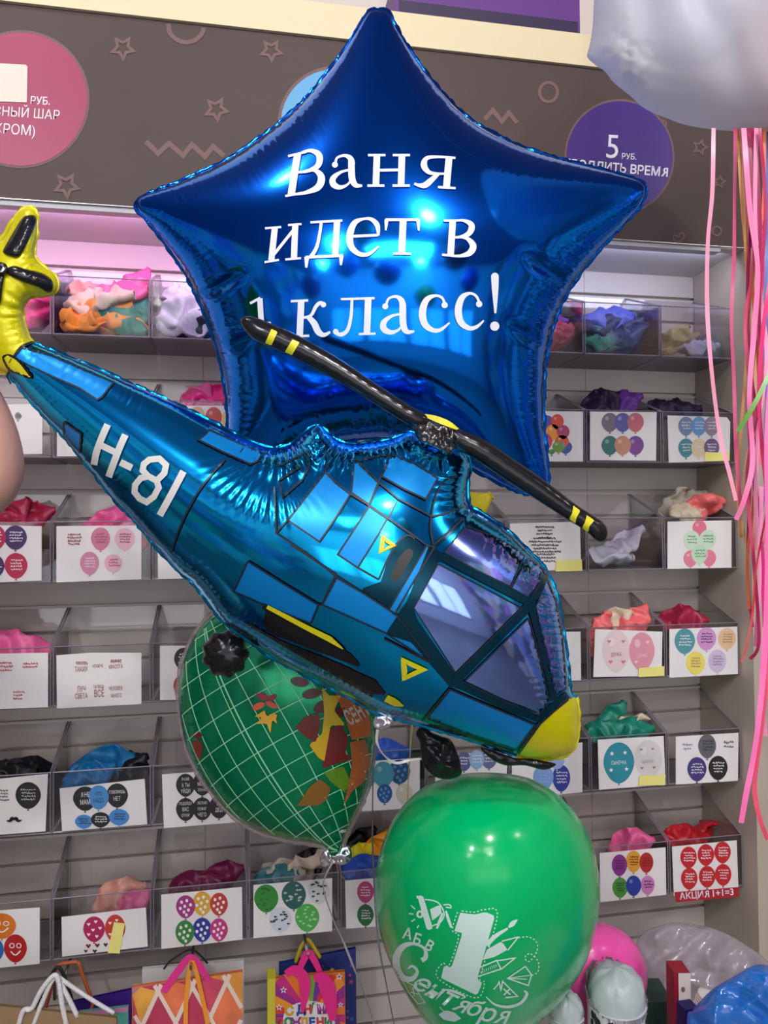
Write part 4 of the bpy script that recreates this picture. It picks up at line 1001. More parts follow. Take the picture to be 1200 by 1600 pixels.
lm.build('black_outlines', rh, True)
# yellow marks
def tri(Z, o, i):
    ym = MB()
    for a in range(3):
        b = (a+1) % 3
        fill(ym, Z([o[a], o[b], i[b], i[a]]), S, M_HYP, 0.0018, 6)
    ym.build('yellow_triangle', rh, True)
tri(Z6, [(652, 580), (733, 640), (638, 686)], [(672, 624), (697, 639), (667, 656)])
tri(Z7, [(92, 870), (245, 940), (100, 1006)], [(126, 914), (182, 939), (129, 966)])
stroke(ym, Z8([(370, 310), (450, 352), (560, 410), (680, 470), (745, 518)]), [6, 7, 8, 9, 2], S, M_HYP, 0.0018, 4, False)
ym.build('yellow_stripe', rh, True); ym = MB()
stroke(km, Z8([(352, 306), (450, 358), (560, 417), (690, 480), (755, 525)]), [9, 10, 11, 12, 3], S, M_HK, 0.0013, 4, False)
hp(Z8([(967, 746), (1010, 765), (1050, 803), (1000, 802), (946, 776)]), ym, M_HYP, 0.0018)
EL = ZT([(25, 1300), (40, 1280), (80, 1278), (140, 1315), (200, 1385), (240, 1450), (160, 1425), (70, 1385)])
ym.build('yellow_tip', rh, True); ym = MB()
hp(EL, ym, M_HYP, 0.0018); ym.build('yellow_oval', rh, True)
stroke(km, EL, 3.6, S, M_HK, 0.0021, 2.5, True, True)
km.build('black_marking', rh, True)
# H-81
wm = MB()
hw = lambda p, w_, sm=False: stroke(wm, Z5(p), w_/3.529, S, M_GW, 0.0019, 3, sm)
hw([(170, 82), (140, 150), (110, 230), (94, 305)], 38, True); hw([(268, 138), (240, 200), (205, 290), (175, 372)], 38, True); hw([(130, 195), (228, 243)], 36)
wm.build('letter', rh, True); wm = MB()
hw([(240, 290), (304, 322)], 38); wm.build('letter', rh, True); wm = MB()
hw([(400, 276), (455, 270), (492, 305), (483, 350), (440, 392), (395, 368), (363, 335), (370, 300), (400, 276), (430, 272)], 34)
hw([(440, 392), (452, 430), (425, 480), (385, 510), (345, 490), (318, 455), (322, 415), (352, 378), (395, 368)], 34)
wm.build('letter', rh, True); wm = MB()
hw([(588, 340), (520, 470), (457, 584)], 38); wm.build('letter', rh, True)
# tail rotor: three black blades and a hub puffed up from the fin
def on_heli(du): return lambda u, v: HD0-heli.h(u, v)*HD0/FPX+du
BL_ = [ZT([(255, 178), (282, 200), (280, 250), (215, 400), (150, 500), (80, 500), (22, 470), (40, 420), (110, 300), (180, 195)]), ZT([(50, 600), (110, 575), (200, 600), (330, 632), (408, 690), (412, 765), (375, 788), (300, 745), (170, 700), (60, 642)]),
       ZT([(-30, 640), (30, 650), (22, 740), (8, 850), (-20, 900), (-60, 880), (-70, 750)]), ZT([(-40, 560), (-60, 620), (-200, 560), (-340, 560), (-420, 610), (-400, 540), (-250, 500), (-120, 510)])]
for p in BL_:
    f = Film(p, on_heli(-0.001), k=0.7, step=3.6, back=0.0, g=1.5)
    f.make('tail_rotor_blade', M_HK, rh)
f = Film(ZT([(0, 545), (45, 560), (60, 595), (45, 640), (0, 650), (-40, 635), (-55, 595), (-40, 560)]), on_heli(-0.004), k=0.5, step=3, back=0.0, g=1.5); f.make('tail_rotor_hub', M_HK, rh)
mb = MB(); stroke(mb, ZT(ell(2, 595, 26, 26, 14)), 2.5, lambda u, v, o: f.S(u, v, o), foil('silver_foil', (0.7, 0.7, 0.72), 0.2), 0.001, 2, True, True); mb.build('hub_ring', rh, True)
# main rotor
RD = 0.775
R1 = [(377, 507), (378, 497), (386, 493), (400, 496), (430, 508), (470, 526), (530, 560), (580, 594), (640, 633), (668, 650), (664, 668), (640, 664), (600, 640), (545, 606), (480, 570), (430, 546), (395, 529)]
R2 = [(700, 668), (735, 676), (768, 693), (805, 719), (850, 750), (900, 788), (928, 806), (944, 818), (950, 832), (945, 845), (932, 845), (914, 829), (880, 808), (840, 782), (790, 750), (740, 716), (712, 700)]
ym2 = MB()
for R_, bands in ((R1, ([(424, 514), (434, 518), (424, 540), (414, 536)], [(457, 530), (468, 535), (456, 555), (445, 550)])), (R2, ([(896, 790), (907, 798), (901, 808), (899, 818), (889, 811), (894, 802)], [(917, 805), (929, 813), (921, 822), (919, 832), (909, 825), (914, 816)]))):
    f = Film(R_, RD, k=0.95, step=3.6, back=0.9, g=1.6, wr=crimp(0.05, 20, 1, 6, 3))
    bl = f.make('rotor_blade', M_HK, rh)
    b2 = MB()
    for q in bands: fill(b2, q, f.S, M_HYP, 0.0012, 4)
    b2.build('yellow_band', bl, True)
def crump(amp, lam, seed):
    def g_(pts, d, a, h):
        n1 = vnoise(pts[:, 0]/lam, pts[:, 1]/lam, seed); n2 = vnoise(pts[:, 0]/lam*2.3, pts[:, 1]/lam*2.3, seed+1)
        return h*(1-amp*2*np.abs(n1-.5)-amp*np.abs(n2-.5))
    return g_
M_HUB = foil('crinkled_dark_foil', (0.10, 0.095, 0.09), 0.16, 0.1, 60.0, 0.8)
f = Film([(634, 634), (655, 652), (680, 660), (712, 668), (735, 680), (742, 700), (735, 712), (714, 700), (698, 712), (678, 700), (660, 694), (648, 676), (640, 655)], RD, k=1.0, step=3.2, back=0.9, g=1.6, disp=crump(1.0, 9, 4))
hub = f.make('rotor_hub', M_HUB, rh)
b2 = MB(); stroke(b2, [(661, 648), (680, 654), (700, 662), (716, 671)], [3, 9, 9, 3], f.S, M_HYP, 0.002, 3, True); b2.build('yellow_band', hub, True)
# wheels and skid
def scallop(cx, cy, r, n_, a=0.12): return [(cx+r*(1+a*math.cos(n_*t))*math.cos(t), cy+r*(1+a*math.cos(n_*t))*math.sin(t)) for t in np.linspace(0, 2*math.pi, n_*6, endpoint=False)]
f = Film(scallop(352, 1022, 36, 9, 0.07), 0.83, k=1.0, step=3.6, back=0.9, g=1.6, wr=crimp(0.25, 14, 0, 14, 8), smooth=False); f.make('landing_wheel', M_HK, rh)
f = Film([(662, 1130), (672, 1142), (690, 1150), (705, 1156), (716, 1180), (722, 1205), (716, 1214), (700, 1218), (680, 1214), (664, 1200), (657, 1180), (656, 1160), (650, 1145)], 0.83, k=1.1, step=3.6, back=0.9, g=1.6, disp=crump(0.6, 18, 9)); f.make('landing_wheel', M_HK, rh)
f = Film([(750, 1168), (775, 1174), (805, 1184), (835, 1186), (865, 1192), (868, 1196), (850, 1203), (820, 1196), (790, 1196), (768, 1186)], 0.80, k=1.0, step=3.2, back=0.9, g=1.6, disp=crump(0.5, 12, 2)); f.make('landing_skid', M_HK, rh)
f = Film([(590, 1116), (608, 1118), (616, 1126), (606, 1138), (590, 1140), (582, 1130)], 0.80, k=0.7, step=3, back=0.9, g=1.4, disp=crump(0.9, 6, 3)); f.make('filler_neck', foil('silver_foil', (0.7, 0.7, 0.72), 0.2), rh)
#--END HELI--

# ================================================================== GREEN GLOBE-GRID FOIL BALLOON
M_GF = foil('green_foil', (0.0, 0.26, 0.10), 0.18, 0.06, 14.0, 0.55)
GLOBE = [(330, 962), (305, 990), (287, 1030), (279, 1075), (281, 1120), (290, 1165), (308, 1205), (335, 1245), (370, 1280), (410, 1302), (452, 1313), (490, 1318), (508, 1324), (516, 1337), (528, 1338), (534, 1322), (540, 1305), (553, 1280), (571, 1240), (582, 1190), (587, 1140), (583, 1090), (570, 1040), (545, 990), (500, 945), (450, 920), (400, 918), (360, 935)]
globe = Film(GLOBE, 1.0, k=0.72, step=5, back=0.9, g=2.6, wr=crimp(0.06, 13, 3, 22, 11, ((500, 1290, 80, 1.0), (300, 1080, 60, .6))))
rg = thing('globe_balloon', 'round green foil balloon with white grid lines and autumn leaves', 'balloon', globe.base())
globe.make('foil_body', M_GF, rg)
mb = MB(); globe.seam(mb, clear('clear_film_edge', (0.8, 0.75, 0.75), 0.2, 0.1, diff=0.35, dcol=(0.6, 0.45, 0.45)), 5, 3, 0.3); mb.build('seam_flange', rg, True)
M_GL = mat('pale_green_print', s2l(150, 214, 172), 0.4)
mb = MB(); ax = np.array([.486, .874]); pp = np.array([.874, -.486]); gc = np.array([430., 1142.])
def gpt(lat, lon): return gc+ax*212*math.sin(lat)+pp*146*math.cos(lat)*math.sin(lon)
PG = np.array(globe.P)
def gl(pts, w_):
    a = np.array(pts); ok = inside(PG, a[:, 0], a[:, 1]); d, _, _ = dist_poly(PG, a); ok &= d > 3
    run = []
    for p, k in zip(pts, ok):
        if k: run.append(tuple(p))
        if (not k or p is pts[-1]) and len(run) > 2: stroke(mb, run, w_, globe.S, M_GL, 0.0009, 4, False)
        if not k: run = []
R_ = math.radians
for lon in range(-75, 60, 14): gl([gpt(R_(t), R_(lon)) for t in range(-86, 87, 4)], 1.5)
gl([gpt(R_(t), R_(-16)) for t in range(-86, 87, 4)], 2.2)
for lat in range(-78, 80, 11):
    gl([gpt(R_(lat)-0.10*math.cos(R_(lo)), R_(lo)) for lo in range(-88, 75, 4)], 1.4)
mb.build('white_grid_lines', rg, True)
ZG = lambda p: zc(p, 250, 900, 3.0)
def leaf(polys):
    mb = MB()
    for poly, c in polys: fill(mb, ZG(poly), globe.S, paint(*c, 0.35), 0.0013+0.0002*len(mb.mats), 6)
    mb.build('printed_leaf', rg, True)
E2 = lambda x, y, a, b, r: ell(x, y, a, b, 14, math.radians(r))
leaf([(E2(480, 565, 32, 15, 20), (170, 30, 60)), (E2(522, 572, 30, 14, -30), (150, 30, 40)), (E2(462, 610, 34, 16, -25), (220, 96, 60)), (E2(524, 604, 32, 14, 25), (206, 84, 60)), ([(490, 630), (500, 660), (530, 640), (556, 655), (540, 662), (552, 696), (525, 672), (518, 740), (500, 690), (450, 694), (480, 662), (440, 660)], (226, 170, 50))])
leaf([([(820, 545), (880, 560), (972, 612), (985, 680), (990, 750), (900, 770), (860, 640)], (176, 92, 40))])
leaf([([(760, 520), (790, 560), (850, 560), (815, 630), (870, 700), (800, 700), (770, 870), (740, 850), (700, 790), (760, 740), (770, 640)], (206, 168, 26))])
leaf([([(635, 712), (680, 660), (745, 640), (752, 700), (730, 782), (690, 760)], (104, 34, 26))])
for (x, y, a, b, r) in ((655, 497, 46, 24, 10), (712, 552, 50, 24, -12), (768, 610, 52, 27, -25), (842, 640, 40, 22, -20)): leaf([(E2(x, y, a, b, r), (84, 20, 30))])
leaf([([(790, 720), (850, 690), (884, 760), (870, 830), (902, 862), (830, 878), (760, 905)], (112, 28, 34))])
leaf([([(770, 922), (860, 890), (892, 960), (870, 1018), (800, 965)], (96, 136, 30))])
leaf([([(642, 1078), (700, 990), (750, 950), (800, 992), (782, 1050), (740, 1077)], (134, 92, 30))])
leaf([([(890, 780), (960, 765), (990, 860), (960, 960), (900, 1010), (858, 1085), (884, 980), (900, 880)], (168, 90, 50))])
leaf([(E2(175, 745, 24, 16, 10), (110, 30, 34)), ([(145, 780), (180, 765), (205, 800), (185, 870), (165, 830)], (120, 50, 34))])
mb = MB()
for ch, x, y in (('С', 888, 668), ('Е', 914, 656), ('Н', 938, 640), ('Т', 962, 622)):
    q = ZG([(x, y)])[0]; text(mb, ch, q[0], q[1], 24, globe.S, mat('grey_white_print', s2l(190, 184, 170), 0.5), -30, 0.0024, 0.42, 0.03)
mb.build('printed_lettering', rg, True)
mb = MB(); text(mb, '40H', 536, 1299, 5, globe.S, M_WHITE, -8, 0.002, 0.8, 0.03); mb.build('small_print', rg)
f = Film([(505, 1330), (520, 1326), (545, 1322), (550, 1340), (536, 1352), (520, 1350), (506, 1356), (500, 1344)], 1.0, k=0.6, step=3, g=1.4, disp=crump(0.9, 6, 8)); f.make('filler_neck', MATS['silver_foil'], rg)

# ================================================================== GREEN AND PINK LATEX BALLOONS
M_GLX = mat('green_latex', s2l(0, 180, 98), 0.17, spec=0.32, coat=0.0, sub=0.0)
GB = [(762, 1207), (830, 1217), (885, 1254), (922, 1310), (937, 1375), (934, 1440), (915, 1505), (880, 1560), (830, 1610), (778, 1646), (735, 1648), (690, 1622), (648, 1575), (612, 1510), (592, 1450), (586, 1390), (594, 1330), (618, 1275), (655, 1235), (705, 1213)]
gb = Film(GB, 0.92, k=1.38, step=6, back=1.0, g=3)
r_ = thing('latex_balloon', 'large green latex balloon printed with a white 1 September design', 'balloon', gb.base())
gb.make('balloon_skin', M_GLX, r_)
mb = MB(); kp = atd(755., 1650., .92); mb.lathe([(0.004, 0.01), (0.006, 0), (0.012, -0.012), (0.009, -0.014)], kp, UP, M_GLX, 12); mb.build('knot', r_, True)
GS = gb.S; Z4 = lambda p: zc(p, 560, 1180, 3.0); M_GP = mat('mint_white_print', s2l(206, 236, 222), 0.4)
pm = MB()
def gf(p): fill(pm, Z4(p), GS, M_GP, 0.0008, 6)
def gs(p, w_, sm=True, cl=False): stroke(pm, Z4(p), [q/3 for q in w_] if hasattr(w_, '__len__') else w_/3.0, GS, M_GP, 0.0009, 2.5, sm, cl)
def dash(p, w_=5, on=10, offn=8):
    q = resample(catmull(Z4(p), 8), 1.0, False); n_ = int((on+offn)/3)
    for i in range(0, len(q)-3, n_): 
        a = q[i:i+max(3, int(on/3)+1)]
        if len(a) > 2: stroke(pm, [tuple(z) for z in a], w_/3.0, GS, M_GP, 0.0009, 2, False)
def part(nm):
    global pm
    pm.build(nm, r_, True); pm = MB()
gf([(478, 738), (545, 748), (595, 735), (640, 754), (556, 1050), (580, 1068), (556, 1126), (388, 1045), (402, 985), (436, 996), (488, 834), (450, 824)]); part('printed_numeral')
dash([(465, 735), (440, 820), (470, 850), (425, 985), (395, 975), (372, 1045), (550, 1138), (592, 1062), (570, 1045), (652, 750), (590, 724), (545, 736), (470, 728)]); part('printed_dashes')
for ch, x, y, h_, a in (('А', 230, 840, 17, 12), ('Б', 276, 866, 17, 18), ('В', 332, 896, 16, 28)):
    q = Z4([(x, y)])[0]; text(pm, ch, q[0], q[1], h_, GS, M_GP, a, 0.001, 0.9, 0.02)
    part('printed_letter')
gs([(296, 962), (316, 945), (308, 905), (262, 884), (212, 895), (180, 940), (182, 1000), (212, 1045), (256, 1046), (276, 1012), (252, 988), (232, 1002)], [22, 22, 12, 14, 26, 34, 34, 30, 22, 14, 12, 6]); part('printed_letter')
for ch, x, y, h_, a in (('е', 302, 1074, 29, 28), ('н', 362, 1108, 29, 27), ('т', 426, 1142, 29, 25), ('я', 486, 1172, 28, 21), ('б', 546, 1190, 26, 16), ('р', 612, 1214, 28, 12), ('я', 676, 1224, 28, 6)):
    q = Z4([(x, y)])[0]; text(pm, ch, q[0], q[1], h_, GS, M_GP, a, 0.001, 1.1, 0.012, 0.35)
    part('printed_letter')
gs([(390, 1098), (440, 1105), (500, 1132), (480, 1140)], [4, 12, 8, 3]); gs([(598, 1132), (640, 1168), (700, 1180), (760, 1162), (790, 1120), (776, 1104)], [4, 10, 14, 14, 14, 6]); part('printed_swash')
gf([(276, 660), (302, 656), (350, 812), (322, 822)]); gf([(336, 722), (384, 700), (390, 742), (346, 776)]); gs([(312, 676), (372, 690), (402, 742), (385, 782), (346, 800)], 6); gs(ell(288, 746, 12, 14, 10), 10, True, True)
gs([(398, 702), (425, 700), (436, 715), (410, 712)], 6); gs([(395, 740), (382, 775), (368, 812)], [8, 14, 10]); gs([(410, 730), (422, 770), (436, 808)], [8, 14, 10])
for a, b in (((246, 704), (266, 722)), ((236, 742), (258, 745)), ((248, 780), (265, 769)), ((275, 810), (284, 796)), ((276, 672), (275, 658))): gs([a, b], 6, False)
part('printed_bell')
gs([(602, 892), (640, 850), (700, 812)], [20, 20, 10]); gs([(704, 808), (722, 790), (746, 770)], [6, 24, 3]); part('printed_brush')
gf([(582, 960), (602, 912), (672, 872), (698, 912), (640, 945)]); gs([(672, 872), (750, 852), (700, 915)], 6, False); gf([(735, 852), (754, 850), (738, 866)]); part('printed_pencil')
gs([(552, 1040), (562, 998), (648, 962), (668, 1002), (552, 1040)], 6, False); gs([(650, 964), (736, 950), (668, 1004)], 6, False)
for i in range(9): gs([(572+i*9, 1012-i*4), (576+i*9, 1024-i*4)], 3, False)
part('printed_pencil')
dash([(750, 856), (800, 852), (838, 880), (834, 925), (800, 968), (780, 948), (806, 930), (842, 965), (842, 1015), (812, 1032)], 5); part('printed_dashes')
gs([(782, 990), (812, 1030), (796, 1080), (700, 1046), (782, 990)], 6, False); gs([(812, 1030), (700, 1046), (790, 1050)], 4, False); part('printed_paper_plane')
gs([(634, 1098), (652, 1078), (660, 1062), (668, 1104), (676, 1060), (746, 1130), (690, 1136)], 6, False); gs([(680, 1095), (712, 1122)], 7, False); gs([(710, 1095), (682, 1124)], 7, False); part('printed_root_sign')
gs([(205, 1052), (260, 1080), (312, 1160), (280, 1165), (235, 1110), (205, 1052)], 4, False); gs([(245, 1110), (280, 1120)], 4, False); gs([(255, 1090), (262, 1130)], 4, False); gf([(375, 1215), (410, 1195), (450, 1205), (482, 1235), (450, 1250), (400, 1240)]); gs([(380, 1180), (400, 1200)], 4, False); part('printed_doodle')
pk = Film(ell(928, 1530, 84, 89, 20), 1.09, k=1.38, step=6, g=3)
r_ = thing('latex_balloon', 'plain pink latex balloon behind the silver package', 'balloon', pk.base())
pk.make('balloon_skin', mat('pink_latex', s2l(248, 88, 172), 0.25, spec=0.4), r_)
mb = MB(); mb.lathe([(0.004, 0.008), (0.005, 0), (0.010, -0.008), (0.007, -0.010)], pk.base(), UP, MATS['pink_latex'], 10); mb.build('knot', r_, True)

# ================================================================== COUNTER WITH THE THINGS AT THE LOWER RIGHT
ZTOP = 0.60
def vz(u, d, z):                              # picture row where height z lies at distance d
    lo, hi = 800., 3000.
    for _ in range(50):
        q = (lo+hi)/2
        if atd(np.array(u), np.array(q), d)[2] > z: lo = q
        else: hi = q
    return lo
ct = thing('counter', 'grey display counter below the bins at the lower right', 'counter', (0.95, -0.52, 0))
b = MB(); b.box(0.62, 1.215, -0.86, -0.18, ZTOP-0.03, ZTOP, mat('counter_top', (0.45, 0.43, 0.42), 0.4)); b.build('counter_top', ct)
b = MB(); b.box(0.65, 1.19, -0.82, -0.20, 0.0, ZTOP-0.03, mat('counter_body', (0.5, 0.48, 0.46), 0.5)); b.build('counter_body', ct)
ZR3 = lambda p: zc(p, 880, 1380, 3.75)
# clear bag
def crin(a1, l1, a2, seed):                  # sharp straight creases like crumpled sheet plastic
    R2 = random.Random(seed); fol = [(R2.uniform(0, math.pi), l1*R2.uniform(.55, 1.6), R2.random()) for _ in range(9)]
    def g_(pts, d, a, h):
        x, y = pts[:, 0], pts[:, 1]; s_ = np.zeros(len(x))
        wx = 26*(vnoise(x/70, y/70, seed)-.5); wy = 26*(vnoise(x/70, y/70, seed+4)-.5)
        for k, (th, lam, ph) in enumerate(fol):
            t = ((x+wx)*math.cos(th)+(y+wy)*math.sin(th))/lam+ph
            m_ = vnoise(x/55, y/55, seed+10+k)
            s_ += (np.abs((t % 1)-.5)*2-.5)*lam/l1*np.clip(m_*2-.6, 0, 1)
        return h*(1+a1*0.16*s_)+a2*2.2*s_*np.minimum(1, d/12)
    return g_
M_CB = clear('cloudy_plastic', (0.86, 0.84, 0.86), 0.16, 0.11, diff=0.46, dcol=(0.86, 0.79, 0.83), transl=0.5)
cb = [*ZR3([(430, 350), (470, 292), (540, 256), (650, 232), (800, 246), (920, 276), (1040, 340), (1180, 440), (1270, 560)]), (1222, 1600), (1215, vz(1215, 1.25, ZTOP+.04)), (1010, vz(1010, 1.25, ZTOP+.04)), *ZR3([(470, 900), (520, 700), (490, 560), (452, 460)])]
f = Film(cb, 1.25, k=0.62, step=4.2, back=0.7, g=2.2, disp=crin(1.0, 46, 1.3, 3))
o = f.make('plastic_bag', M_CB, None); tag(o, 'crumpled cloudy clear plastic bag beside the pink balloon on the counter', 'plastic bag')
M_BB = clear('blue_plastic', (0.25, 0.55, 0.9), 0.13, 0.16, diff=0.82, dcol=s2l(40, 136, 226), transl=0.35)
bbp = [*ZR3([(720, 860), (760, 745), (830, 662), (900, 602), (1000, 545), (1095, 490), (1150, 476), (1225, 492), (1330, 560), (1420, 700)]), (1270, vz(1270, .97, ZTOP+.05)), (1075, vz(1075, .97, ZTOP+.05))]
f = Film(bbp, 0.97, k=0.7, step=4.2, back=0.7, g=2.2, disp=crin(1.0, 42, 1.3, 6))
o = f.make('plastic_bag', M_BB, None); tag(o, 'crumpled bright blue plastic bag in the bottom right corner', 'plastic bag')
# foil topped cylinders
M_MINT = mat('pale_mint_film', s2l(176, 190, 186), 0.35, bump=0.25, bscale=40)
M_FRG = mat('silver_fringe', (0.45, 0.46, 0.45), 0.25, 0.7)
def pack(u, vtop, half, d, lab, spots):
    top = atd(np.array(float(u)), np.array(float(vtop)), d); r = half*d/FPX
    t = thing('wrapped_cylinder', lab, 'package', (top[0], top[1], ZTOP), 'wrapped cylinders on the counter')
    mb = MB(); h = top[2]-ZTOP
    nn = 40; prof = [(1.0, -1.22), (1.0, -1.05), (0.99, -0.9), (0.97, -0.72), (0.92, -0.52), (0.83, -0.34), (0.66, -0.18), (0.4, -0.05), (0.12, 0.0)]
    vs = []
    for i, (q, z) in enumerate(prof):
        for k in range(nn):
            a = 2*math.pi*k/nn; w_ = 1+0.06*mnoise.noise(Vector((math.cos(a)*2.2+u, math.sin(a)*2.2, z*3)))
            vs.append((top[0]+r*q*w_*math.cos(a), top[1]+r*q*w_*math.sin(a), top[2]+r*z+0.007*mnoise.noise(Vector((q*5*math.cos(a), q*5*math.sin(a), u)))*min(1, (1.22+z)*2)))
    fs = [(i*nn+k, i*nn+(k+1) % nn, (i+1)*nn+(k+1) % nn, (i+1)*nn+k) for i in range(len(prof)-1) for k in range(nn)]+[tuple(range((len(prof)-1)*nn, len(prof)*nn))]
    mb.add(vs, fs, M_MINT); mb.build('film_cap', t, True)
    mb = MB(); vs = []; fs = []
    for k in range(150):                       # crinkled fringe standing round the cap
        a = 2*math.pi*k/150; zz = r*(-0.72+0.62*math.sin(a)+0.16*random.random()); rr = r*(1.02+0.06*random.random())
        vs += [(top[0]+r*1.02*math.cos(a), top[1]+r*1.02*math.sin(a), top[2]-1.26*r), (top[0]+rr*math.cos(a), top[1]+rr*math.sin(a), top[2]+zz-0.25*r)]
    fs = [(2*k, (2*k+2) % 300, (2*k+3) % 300, 2*k+1) for k in range(150)]
    mb.add(vs, fs, M_FRG); mb.build('foil_fringe', t, False)
    mb = MB(); mb.lathe([(r, 0.0), (r, h-1.28*r), (r*1.03, h-1.26*r), (r*1.03, h-1.22*r)], (top[0], top[1], ZTOP), (0, 0, 1), mat('white_wrap', (0.62, 0.63, 0.62), 0.3), 40)
    for k in range(spots):                    # black animal spots
        a = -math.pi/2+random.uniform(-1.5, 1.5); z = ZTOP+h-1.36*r-random.random()*0.10; s_ = random.uniform(0.0025, 0.005)
        vs = []
        for j in range(8):
            b_ = 2*math.pi*j/8; q = s_*random.uniform(.6, 1.3); aa = a+q*math.cos(b_)/r
            vs.append((top[0]+(r+0.0007)*math.cos(aa), top[1]+(r+0.0007)*math.sin(aa), z+1.5*q*math.sin(b_)))
        mb.add(vs, [tuple(range(8))], M_BLACK)
    mb.build('wrapper', t, False)
pack(962, 1510, 44, 0.98, 'large pale foil capped cylinder with black spots before the pink balloon', 70)
pack(884, 1551, 27, 0.98, 'smaller pale foil capped cylinder half hidden by the green balloon', 20)
# spotted box, spool, cartons
def dbox(u0, u1, v0, d, dep, mt):
    a = atd(np.array(float(u0)), np.array(float(v0)), d); b_ = atd(np.array(float(u1)), np.array(float(v0)), d)
    mb = MB(); q = np.array([b_[0]-a[0], b_[1]-a[1], 0]); n_ = np.array([-q[1], q[0], 0]); n_ = n_/np.linalg.norm(n_)*dep
    if n_[1] < 0: n_ = -n_
    z1 = a[2]; P_ = [np.array([a[0], a[1], ZTOP]), np.array([b_[0], b_[1], ZTOP]), np.array([b_[0], b_[1], z1]), np.array([a[0], a[1], z1])]
    mb.prism(P_, n_, mt); return mb, P_
mb, P_ = dbox(1053, 1078, 1520, 1.06, 0.03, mat('red_card', s2l(150, 20, 44), 0.5))
t = thing('gift_box', 'narrow red gift box with a white spotted front standing on the counter', 'box', P_[0]); mb.build('box_body', t)
mb = MB(); w0 = lambda s_, h_: P_[0]+(P_[1]-P_[0])*s_+np.array([0, 0, 1.0])*h_+np.array([0.0002, -0.0012, 0])
hh = P_[3][2]-ZTOP
mb.add([w0(.24, 0), w0(1, 0), w0(1, hh), w0(.24, hh)], [(0, 1, 2, 3)], mat('ivory_card', s2l(226, 220, 208), 0.5))
for k, (s_, h_) in enumerate(((.5, .92), (.62, .74), (.5, .55), (.7, .45), (.45, .3), (.65, .2))):
    mb.add([w0(s_+0.13*math.cos(a), hh*h_+0.004*math.sin(a))+np.array([0, -0.0006, 0]) for a in np.linspace(0, 2*math.pi, 10, endpoint=False)], [tuple(range(10))], paint(120, 104, 104))
mb.build('spotted_front', t)
mb, P_ = dbox(1012, 1052, 1566, 1.13, 0.06, mat('dark_green_card', s2l(28, 60, 44), 0.5))
t = thing('carton', 'small dark green and red carton behind the spotted gift box', 'box', P_[0]); mb.build('box_body', t)
mb = MB(); o_ = np.array([0.0001, -0.0012, 0]); hh = P_[3][2]-ZTOP; up_ = np.array([0, 0, 1.0])
mb.add([P_[0]+o_, P_[1]+o_, P_[1]+o_+up_*hh*.6, P_[0]+o_+up_*hh*.6], [(0, 1, 2, 3)], mat('red_card', (1, 0, 0))); mb.build('red_band', t)
sp = atd(np.array(1101.), np.array(1553.), 1.03)
t = thing('ribbon_spool', 'white ribbon spool between the spotted box and the blue bag', 'spool', (sp[0], sp[1], ZTOP))
mb = MB(); mb.lathe([(0.012, 0), (0.012, sp[2]-ZTOP-0.016)], (sp[0], sp[1], ZTOP), (0, 0, 1), M_PAPER, 20); mb.build('core', t, False)
mb = MB()
for k in range(5): mb.lathe([(0.009, k*.004), (0.0155, k*.004+.0008), (0.0155, k*.004+.003), (0.009, k*.004+.0038)], (sp[0], sp[1], sp[2]-0.019), (0.25, -0.25, 1), mat('ivory_ribbon', s2l(232, 226, 214), 0.4), 22)
mb.build('ribbon_winding', t, True)
sp = atd(np.array(1079.), np.array(1577.), 1.0)
mb = MB(); mb.box(sp[0]-.008, sp[0]+.012, sp[1], sp[1]+.02, ZTOP, sp[2], mat('navy_card', s2l(26, 20, 90), 0.5)); tag(mb.build('small_box'), 'small dark navy box beside the spotted gift box', 'box')

# ================================================================== GIFT BAGS ON HOOKS
def tubepx(mb, pts, y, r, mt, sm=True):
    q = catmull(pts, 6) if sm and len(pts) > 2 else pts
    yy = y if callable(y) else (lambda t: y)
    n_ = len(q); mb.tube([aty(np.array(float(p[0])), np.array(float(p[1])), yy(i/(n_-1))) for i, p in enumerate(q)], r, mt, 7)
def strippx(mb, pts, wd, y, mt):
    stroke(mb, pts, wd, on_y(y), mt, 0.0, 3, True)
def bag(name, lab, tl, tr, y, dep, h, mt, group='gift bags hanging below the bins'):
    a = aty(np.array(float(tl[0])), np.array(float(tl[1])), y); b_ = aty(np.array(float(tr[0])), np.array(float(tr[1])), y)
    t = thing(name, lab, 'gift bag', ((a[0]+b_[0])/2, y, min(a[2], b_[2])-h), group)
    dn = np.array([0, 0, -h]); n_ = np.array([0, dep, 0]); th = 0.001
    mb = MB()
    nt_ = np.array([0, min(dep, 0.006), 0])
    mb.prism([a, b_, b_+dn, a+dn], (0, th, 0), mt)
    mb.prism([a+nt_, b_+nt_, b_+dn+n_, a+dn+n_], (0, th, 0), mt)
    for p in (a, b_):
        mb.add([p, p+dn, p+dn+n_, p+nt_], [(0, 1, 2, 3)], mt)
    mb.add([a+dn, b_+dn, b_+n_+dn, a+n_+dn], [(0, 1, 2, 3)], mt)
    mb.build('bag_body', t); return t, on_y(y)
def hook(u, v, y, wd):
    p = aty(np.array(float(u)), np.array(float(v)), y)
    zr = min(p[2], ZR[6]-0.010)
    mb = MB(); mb.tube([(p[0], 0.0, zr), (p[0], y-0.004, zr), (p[0], y-0.010, zr+0.002), (p[0], y-0.012, max(p[2], zr+0.006))], 0.0025, mat('chrome', (0.6, 0.6, 0.6), 0.2, 1.0), 8)
    mb.box(p[0]-0.012, p[0]+0.012, -0.003, 0.0, zr-0.02, zr+0.008, MATS['chrome'])
    tag(mb.build('wall_hook'), 'chrome wall hook carrying '+wd, 'hook', 'hooks for the gift bags')
YB = -0.150
